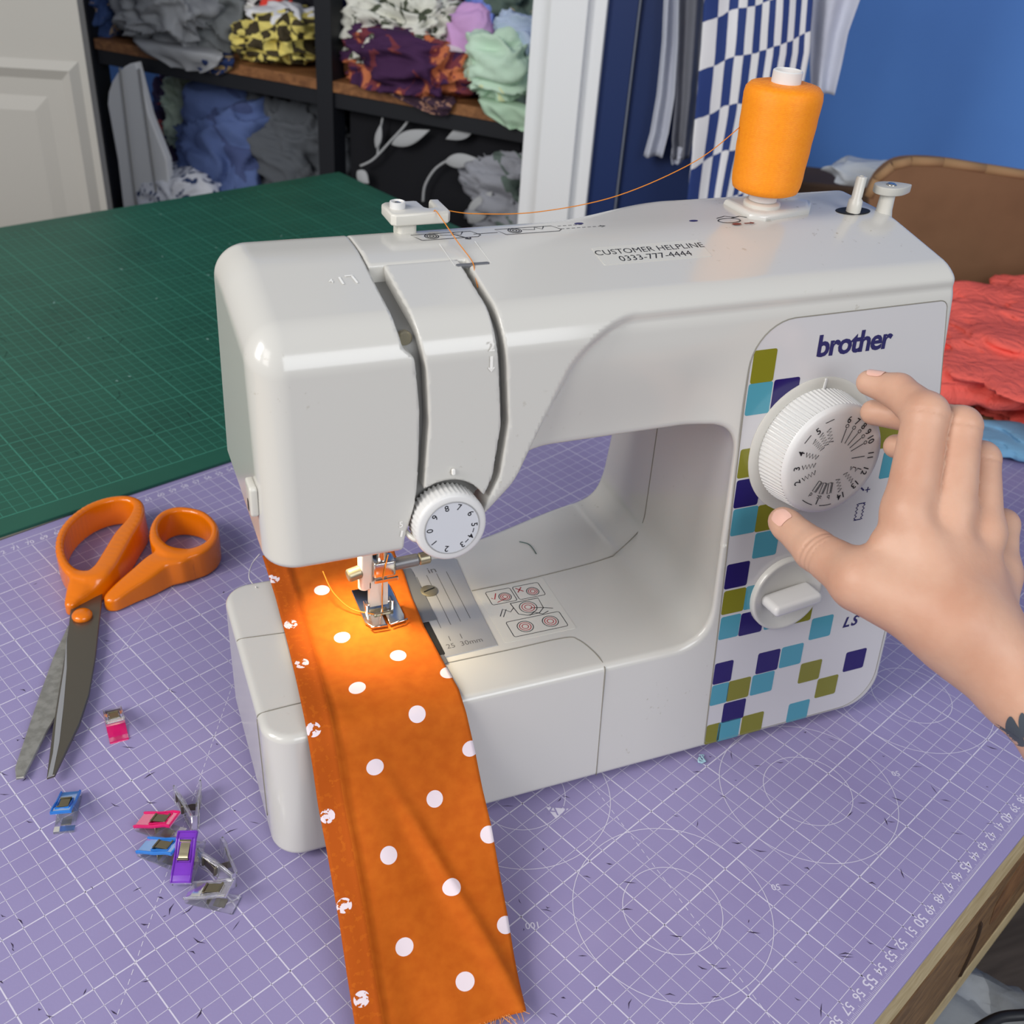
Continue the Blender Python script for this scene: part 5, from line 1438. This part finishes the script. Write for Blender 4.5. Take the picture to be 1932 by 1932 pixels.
# below the shelf
G2 = 'fabrics stored under the shelf'
heap('pillow', sd(350, 372, 2) + np.array([0, 0, -6]), (13, 8, 7), fabric('navy_leaf', (60, 74, 112), 'leaf', (226, 228, 236), None, 55), 'white pillow with navy leaf print under the shelf', 31, .12, cat='pillow', yaw=-0.3)
heap('fabric', sd(430, 330, 8) + np.array([0, 0, -10]), (13, 9, 16), fabric('denim_blue', (88, 106, 154), 'blotch', (88, 106, 154), (72, 84, 126), 8), 'blue velvet garment hanging below the shelf', 32, .2, 1.3, group=G2, zmax=ZS - 4.3)
heap('fabric', sd(375, 215, 14) + np.array([0, 0, -6]), (7, 6, 8), fabric('pale_green', (178, 194, 176)), 'pale green bundle below the shelf beside the blue garment', 33, .25, group=G2, zmax=ZS - 4.3)
heap('fabric', sd(570, 330, 12) + np.array([0, 0, -8]), (16, 9, 14), fabric('charcoal', (88, 92, 98)), 'charcoal grey bundle below the shelf left of the middle post', 34, .18, group=G2, zmax=ZS - 4.3)
heap('fabric', sd(560, 240, 22) + np.array([0, 0, -4]), (20, 7, 9), fabric('black_sheen', (26, 28, 34), rough=0.4), 'shiny black fabric tucked under the shelf', 35, .3, group=G2, zmax=ZS - 4.3)
heap('fabric', sd(345, 260, 20) + np.array([0, 0, -8]), (8, 5, 10), fabric('multi_red', (70, 60, 90), 'blotch', (56, 60, 100), (176, 84, 84), 18), 'red and navy crumpled cloth behind the white board', 36, .35, group=G2, zmax=ZS - 4.3)
heap('fabric', sd(960, 390, 6) + np.array([0, 0, -6]), (8, 6, 16), fabric('grey_white_print', (150, 152, 160), 'blotch', (150, 152, 160), (96, 110, 104), 12), 'grey and white printed cloth beside the white door frame', 37, .3, group=G2, zmax=ZS - 4.3)
# black cloth with embroidered vines
bc = thing('embroidered_cloth', 'black cloth with white embroidered leaves hanging under the shelf', 'cloth', tuple(sd(800, 470, 3)))
cl_m = mat('black_cloth', (12, 13, 20), 0.9); vin = mat('white_embroidery', (176, 178, 180), 0.9, bump=(900, 0.5, 0.002))
V = []; F = []
A = np.array(sd(660, 190, 3)); B_ = np.array(sd(985, 225, 3)); nn_ = 30
for side in (0, 1):
    for j in range(nn_ + 1):
        for i in range(nn_ + 1):
            u = i / nn_; p = A + (B_ - A) * u; p = p.copy(); p[2] = ZS - 3 - 60 * j / nn_
            p = p + SN * (1.2 * noise.noise(Vector((u * 4, j * 0.08, 1.0))) - side * 0.3); V.append(p)
W = nn_ + 1; m_ = W * W
for j in range(nn_):
    for i in range(nn_):
        a = j * W + i; F.append([a, a + W, a + W + 1, a + 1]); F.append([m_ + a, m_ + a + 1, m_ + a + W + 1, m_ + a + W])
mesh('cloth', np.array(V), F, cl_m, bc, smooth=True)
def vine(pts, r=0.2): 
    P = spline([sd(a, b_, 1.2) for a, b_ in pts], 8); mesh('vine_stem', *tube(P, r, 6), vin, bc, smooth=True)
def vleaf(a, b_, w):
    p = np.array(sd(*a, 1.1)); q = np.array(sd(*b_, 1.1)); d = q - p; L = np.linalg.norm(d); d /= L; s = np.cross(d, SN); s /= np.linalg.norm(s)
    o_ = [(0, 0)] + [(L * t, w * math.sin(math.pi * t ** 0.8) * 0.5) for t in np.linspace(0.05, 0.95, 10)] + [(L, 0)] + [(L * t, -w * math.sin(math.pi * t ** 0.8) * 0.5) for t in np.linspace(0.95, 0.05, 10)]
    mesh('vine_leaf', *put(prism(o_, 0, 0.3, 0.08, 1), frame(p, d, SN)), vin, bc, smooth=True)
vine([(784, 203), (765, 235), (738, 265), (705, 300), (680, 313)]); vine([(712, 295), (716, 255), (722, 222)], 0.16)
vleaf((740, 272), (812, 245), 2.2); vleaf((711, 280), (720, 232), 1.2); vleaf((675, 322), (697, 346), 2.2)
vine([(798, 380), (802, 350), (820, 320), (845, 302)]); vleaf((840, 305), (905, 300), 2.2)
vine([(912, 224), (900, 240), (888, 246)], 0.2); vleaf((896, 240), (842, 262), 2.0)
vine([(948, 243), (960, 234), (978, 238)], 0.2); vleaf((885, 420), (930, 360), 3.2)
# white board leaning beside the left post
wb = thing('white_board', 'white grooved board with rounded top leaning by the left rack post', 'board', tuple(sd(255, 420, -2.5)))
o_ = [sd(207, 195, -2.5), sd(209, 172, -2.5), sd(216, 152, -2.5), sd(226, 136, -2.5), sd(238, 125, -2.5), sd(249, 119, -2.5), sd(260, 117, -2.5), sd(285, 215, -2.5), sd(318, 300, -2.5), sd(330, 420, -2.5), sd(240, 420, -2.5), sd(226, 300, -2.5)]
c0 = o_[-2]; fr_ = frame(c0, SDIR, SN)
pl2 = [((p - c0) @ fr_[1][0], (p - c0) @ fr_[1][1]) for p in o_]
mesh('board', *put(prism(pl2, -1.0, 0.6, 0.3, 2), fr_), whitep, wb)
for a, b_ in (((226, 128), (258, 400)), ((262, 130), (300, 400))):
    p, q = sd(*a, -3.3), sd(*b_, -3.3); mesh('groove', *tube([p, q], 0.22, 6), mat('groove_grey', (150, 150, 150), 0.6), wb)

# left door, standing open
DP = np.array(on(185, 200, Z=0)); DD = 158.0
def atd(px_, py_, D): r = ray(px_, py_); return CAM + r * (D / math.hypot(r[0], r[1]))
de = atd(174, 200, 171.0)                 # door edge
dd = np.array([0.94, -0.34, 0]); dd /= np.linalg.norm(dd); dn = np.array([dd[1], -dd[0], 0]); dn = -dn if dn @ (CAM - de) < 0 else dn
def dpx(px_, py_, off=0.0):
    r = ray(px_, py_); p0 = de + dn * off; return CAM + r * ((dn @ (p0 - CAM)) / (dn @ r))
def dbox(name, u0, u1, z0, z1, n0, n1, m, parent=None, bev=0.0):
    fr_ = frame(np.array([de[0], de[1], 0]), dd, dn)
    v, f = prism([(u0, z0), (u1, z0), (u1, z1), (u0, z1)], n0, n1, bev, 2)
    return mesh(name, *put((v, f), fr_), m, parent)
door = dbox('door_1', -82, 0, FL + 1, 126, -2.6, 0, doorw); tag(door, kind='structure')
pu = (dpx(160, 200) - de) @ dd
zt = dpx(80, 112)[2]
def dpanel(u0, u1, z0, z1):
    fr_ = frame(np.array([de[0], de[1], 0]), dd, dn); V = []; F = []
    R_ = [(0, 0.02), (1.2, 0.9), (2.6, 0.25), (5.0, 0.25), (7.0, 0.7)]
    k = 0; 
    for ins, h in R_: V += [(u0 + ins, z0 + ins, h), (u1 - ins, z0 + ins, h), (u1 - ins, z1 - ins, h), (u0 + ins, z1 - ins, h)]
    for r_ in range(len(R_) - 1):
        for i in range(4): a = r_ * 4 + i; b_ = r_ * 4 + (i + 1) % 4; F.append([a, b_, b_ + 4, a + 4])
    F.append([len(V) - 4 + i for i in range(4)])
    mesh('door_panel', *put((np.array(V), F), fr_), doorw, door)
dpanel(pu - 31, pu, FL + 20, zt); dpanel(pu - 31, pu, zt + 12, 118); dpanel(pu - 70, pu - 39, FL + 20, zt); dpanel(pu - 70, pu - 39, zt + 12, 118)

# white door frame in the middle
fe = atd(1045, 200, 150.0)
ft_ = np.array([0.79, -0.61, 0]); fnn = np.array([-0.61, -0.79, 0])
def fbox(name, px0, px1, dep0, dep1, m, kind='structure', parent=None, bev=0.2, z0=FL, z1=150):
    def u(px_): r = ray(px_, 200); p = CAM + r * ((fnn @ (fe - CAM)) / (fnn @ r)); return (p - fe) @ ft_
    q = [fe + ft_ * u(px0) + fnn * dep0, fe + ft_ * u(px1) + fnn * dep0, fe + ft_ * u(px1) + fnn * dep1, fe + ft_ * u(px0) + fnn * dep1]
    v, f = prism([(p[0], p[1]) for p in q], z0, z1, bev, 2); o = mesh(name, v, f, m, parent)
    if kind: tag(o, kind=kind)
    return o
fbox('trim_1', 992, 1034, -12, 0.0, whitep); fbox('trim_2', 1030, 1095, -10, 1.6, whitep); fbox('trim_3', 1093, 1126, -12, 0.3, whitep)
fbox('door_2', 1126, 1180, -3.2, -0.8, navyshade); fbox('trim_4', 1181, 1184, -3.2, -0.9, mat('hinge_grey', (110, 116, 130), 0.5)); fbox('door_3', 1185, 1330, -4.2, -1.8, navyshade)
# lit blue wall to the right, behind the hanging cloths
wr = atd(1600, 150, 178.0); wdir = np.array([0.86, -0.51, 0]); wdir /= np.linalg.norm(wdir); wn_ = np.array([-wdir[1] * -1, wdir[0] * -1, 0]); wn_ = wn_ if wn_ @ (CAM - wr) > 0 else -wn_
q = [wr - wdir * 70, wr + wdir * 190, wr + wdir * 190 - wn_ * 6, wr - wdir * 70 - wn_ * 6]
v, f = prism([(p[0], p[1]) for p in q], FL, 170); tag(mesh('wall_right', v, f, wallblue), kind='structure')

# hanging cloths
def hang(name, pxs, dep, m, label, seed, amp=0.8, group=None, cat='fabric', uvs=False, bend=0.0):
    """pxs: rows of (left px, right px, y px), each row a real cloth row hung at distance dep"""
    rows = np.array(pxs, float); n = 70; k = 36; V = []; F = []; UV = []
    hn = CAM - atd(1400, 200, dep); hn[2] = 0; hn /= np.linalg.norm(hn)
    p0 = atd(1400, 200, dep)
    for side in (0, 1):
        for i in range(n + 1):
            y = rows[0, 2] + (rows[-1, 2] - rows[0, 2]) * i / n; l = np.interp(y, rows[:, 2], rows[:, 0]); r_ = np.interp(y, rows[:, 2], rows[:, 1])
            for j in range(k + 1):
                u = j / k; rr_ = ray(l + (r_ - l) * u, y); p = CAM + rr_ * ((hn @ (p0 - CAM)) / (hn @ rr_))
                w = amp * math.sin(u * 9 + seed) + amp * noise.noise(Vector((u * 3, i * 0.06, seed))) + bend * u * u - side * 0.25
                V.append(p + hn * w); UV.append((u, i / n))
    W = k + 1; m_ = W * (n + 1)
    for i in range(n):
        for j in range(k):
            a = i * W + j; F.append([a, a + W, a + W + 1, a + 1]); F.append([m_ + a, m_ + a + 1, m_ + a + W + 1, m_ + a + W])
        for j in (0, k):
            a = i * W + j; q_ = [a, a + W, m_ + a + W, m_ + a]; F.append(q_ if j else q_[::-1])
    for j in range(k):
        a = n * W + j; F.append([a, m_ + a, m_ + a + 1, a + 1])
    o = mesh(name, np.array(V), F, m, None, smooth=True, uv=UV); tag(o, label, cat, group); return o
chk = bpy.data.materials.new('blue_white_op_check'); chk.use_nodes = True
nt = chk.node_tree; b = nt.nodes['Principled BSDF']; b.inputs['Roughness'].default_value = 0.8
uvn = N('ShaderNodeUVMap'); uvn.uv_map = 'UVMap'; sp = N('ShaderNodeSeparateXYZ'); nt.links.new(uvn.outputs[0], sp.inputs[0])
nzz = N('ShaderNodeTexNoise'); nzz.inputs['Scale'].default_value = 5; nt.links.new(uvn.outputs[0], nzz.inputs['Vector'])
wob = MATH('MULTIPLY', MATH('SUBTRACT', nzz.outputs['Fac'], 0.5), 0.35)
uu = MATH('ADD', MATH('MULTIPLY', MATH('POWER', sp.outputs[0], 1.6), 9.0), MATH('ADD', MATH('MULTIPLY', sp.outputs[0], 5.0), wob))
vv = MATH('ADD', MATH('MULTIPLY', sp.outputs[1], 8.4), MATH('ADD', MATH('MULTIPLY', wob, 0.6), MATH('ADD', MATH('MULTIPLY', sp.outputs[0], 0.75), 0.74)))
a_ = MATH('MODULO', MATH('ADD', MATH('FLOOR', uu), MATH('FLOOR', vv)), 2.0)
mx = N('ShaderNodeMix', data_type='RGBA'); nt.links.new(a_, mx.inputs[0]); mx.inputs[6].default_value = srgb(32, 56, 118); mx.inputs[7].default_value = srgb(222, 222, 224)
nt.links.new(mx.outputs[2], b.inputs['Base Color'])
G3 = 'cloths hanging in front of the blue wall'
hang('hanging_cloth', [(1356, 1560, -350), (1330, 1535, -10), (1322, 1528, 100), (1312, 1505, 220), (1303, 1470, 320), (1293, 1440, 420)], 138, chk, 'blue and white checkered cloth hanging behind the spool', 2, 1.0, G3)
wcl = fabric('white_voile', (196, 200, 214)); gcl = fabric('grey_voile', (120, 122, 132))
hang('hanging_cloth', [(1285, 1322, -350), (1252, 1282, -10), (1248, 1280, 80), (1238, 1274, 180), (1226, 1262, 250), (1213, 1250, 296)], 146, wcl, 'narrow white cloth strip hanging left of the checkered cloth', 5, 0.5, G3)
hang('hanging_cloth', [(1315, 1350, -350), (1282, 1328, -10), (1280, 1322, 80), (1276, 1315, 180), (1268, 1306, 260), (1270, 1300, 300)], 143, gcl, 'grey sheer cloth between the white strip and the checkered cloth', 8, 0.5, G3)
hang('hanging_cloth', [(1560, 1690, -350), (1534, 1625, -10), (1530, 1600, 60), (1528, 1588, 120), (1530, 1574, 178)], 142, wcl, 'white cloth corner hanging right of the checkered cloth', 11, 0.6, G3)
hang('hanging_cloth', [(1268, 1296, 278), (1266, 1290, 296), (1268, 1284, 310)], 143, wcl, 'small white cloth end below the grey sheer cloth', 14, 0.3, G3)

ra, rb_ = atd(1180, -352, 140.5), atd(1780, -352, 140.5)
o = mesh('clothes_rail', *tube([ra, rb_], 1.2, 12), chrome, None, smooth=True); tag(o, 'metal rail that carries the hanging cloths by the blue wall', 'rail')
# cardboard box, coral fabric and other things at the right
cardb = mat('cardboard', (120, 88, 62), 0.85, bump=(120, 0.2, 0.001), vary=(9, (106, 76, 52), 0.4, 0.65))
cardl = mat('cardboard_edge', (150, 118, 84), 0.85)
bxo = atd(1800, 440, 132.0); bdir = np.array([0.87, -0.49, 0]); bn = np.array([-0.49, -0.87, 0])
def bpx(px_, py_): r = ray(px_, py_); p = CAM + r * ((bn @ (bxo - CAM)) / (bn @ r)); return (p - bxo) @ bdir, p[2]
bfr = frame(np.array([bxo[0], bxo[1], 0.0]), bdir, bn)
ol = [bpx(*q_) for q_ in ((1640, 560), (1640, 372), (1655, 340), (1685, 314), (1720, 306), (1780, 308), (1860, 320), (1960, 336), (2150, 370), (2150, 600))]
il = [bpx(*q_) for q_ in ((1666, 560), (1668, 380), (1682, 348), (1708, 326), (1740, 320), (1790, 322), (1860, 333), (1960, 350), (2150, 384), (2150, 600))]
cb_ = thing('cardboard_box', 'brown cardboard box with rounded top behind the sewing machine', 'box', tuple(bfr[0] + np.array([0, 0, min(p[1] for p in ol)])))
mesh('front_wall', *put(prism(ol, -1.5, 0.0), bfr), cardb, cb_)
tp = [(a, b_) for a, b_ in ol[1:-1]]
mesh('top_flap', *put(join(*[tube([(a, b_, -0.3), (c, d, -0.3)], 0.55, 8) for (a, b_), (c, d) in zip(tp, tp[1:])]), bfr), cardl, cb_, smooth=True)
cgt = spline([(a, b_, 0) for a, b_ in tp], 3); 
V = []; F = []
for p in cgt: V += [(p[0], p[1], -0.5), (p[0], p[1], -3)]
for i in range(len(cgt) - 1): F.append([2 * i, 2 * i + 1, 2 * i + 3, 2 * i + 2])
mesh('box_top', *put((np.array(V), F), bfr), cardb, cb_)
# crumpled white bag by the box
heap('plastic_bag', atd(1640, 345, 140), (6, 3, 1.5), fabric('bag_white', (176, 182, 190), rough=0.4), 'crumpled white plastic bag beside the cardboard box', 41, .3, cat='bag', yaw=0.2)
v0 = atd(1660, 372, 158.0)
v, f = prism([tuple((v0 + bdir * a + bn * b_)[:2]) for a, b_ in ((-26, 0), (1, 0), (1, -9), (-26, -9))], -76, float(v0[2]) + 1, 0.4, 2)
o = mesh('storage_box', v, f, mat('brown_board', (92, 70, 54), 0.8)); tag(o, 'low brown storage box between the machine top and the blue wall', 'box')
# grey folded edge and coral fabric on the table
heap('fabric', on(1960, 540, Z=0) + np.array([4, 4, 0]), (36, 6, 3.5), fabric('grey_batting', (170, 170, 178)), 'pale grey folded fabric under the cardboard box', 43, .12, yaw=0.35)
coral = fabric('coral_crepe', (238, 104, 92), rough=0.8)
for n_ in coral.node_tree.nodes:
    if n_.type == 'BUMP': n_.inputs['Strength'].default_value = 1.0; n_.inputs['Distance'].default_value = 0.006
    if n_.type == 'TEX_NOISE': n_.inputs['Scale'].default_value = 42; n_.inputs['Distortion'].default_value = 1.5
heap('fabric', (94, 31, 0), (27, 21, 3.8), coral, 'crumpled coral red fabric on the table right of the machine', 44, .05, freq=4.0, yaw=0.45, nu=220, nv=120, zf=12.0)
heap('fabric', on(1985, 858, Z=0) + np.array([2, 0, 0]), (18, 4, 1.0), fabric('sky_cotton', (120, 170, 205)), 'sky blue folded cotton in front of the coral fabric', 45, .10, yaw=0.45)
# below the table edge
heap('cushion', mp(32, -17, -41), (30, 15, 12), fabric('grey_plush', (150, 154, 158), 'blotch', (146, 150, 154), (176, 180, 184), 7), 'grey marbled cushion below the table edge', 46, .1, cat='cushion')
o = mesh('chair_base', *prism([tuple(mp(32 + a, -17 + b_)[:2]) for a, b_ in ((-22, -12), (22, -12), (22, 12), (-22, 12))], -76, -41, 0.6, 2), blackm); tag(o, 'dark stool under the grey cushion', 'stool')
P = spline([on(1840, 1945, Z=-14), on(1880, 1922, Z=-14), on(1915, 1916, Z=-14), on(1980, 1915, Z=-14), on(2050, 1930, Z=-16)], 6)
o = mesh('black_cable', *tube(P, 0.35, 8), blackm, None, smooth=True); tag(o, 'black cable at the bottom right below the table', 'cable')
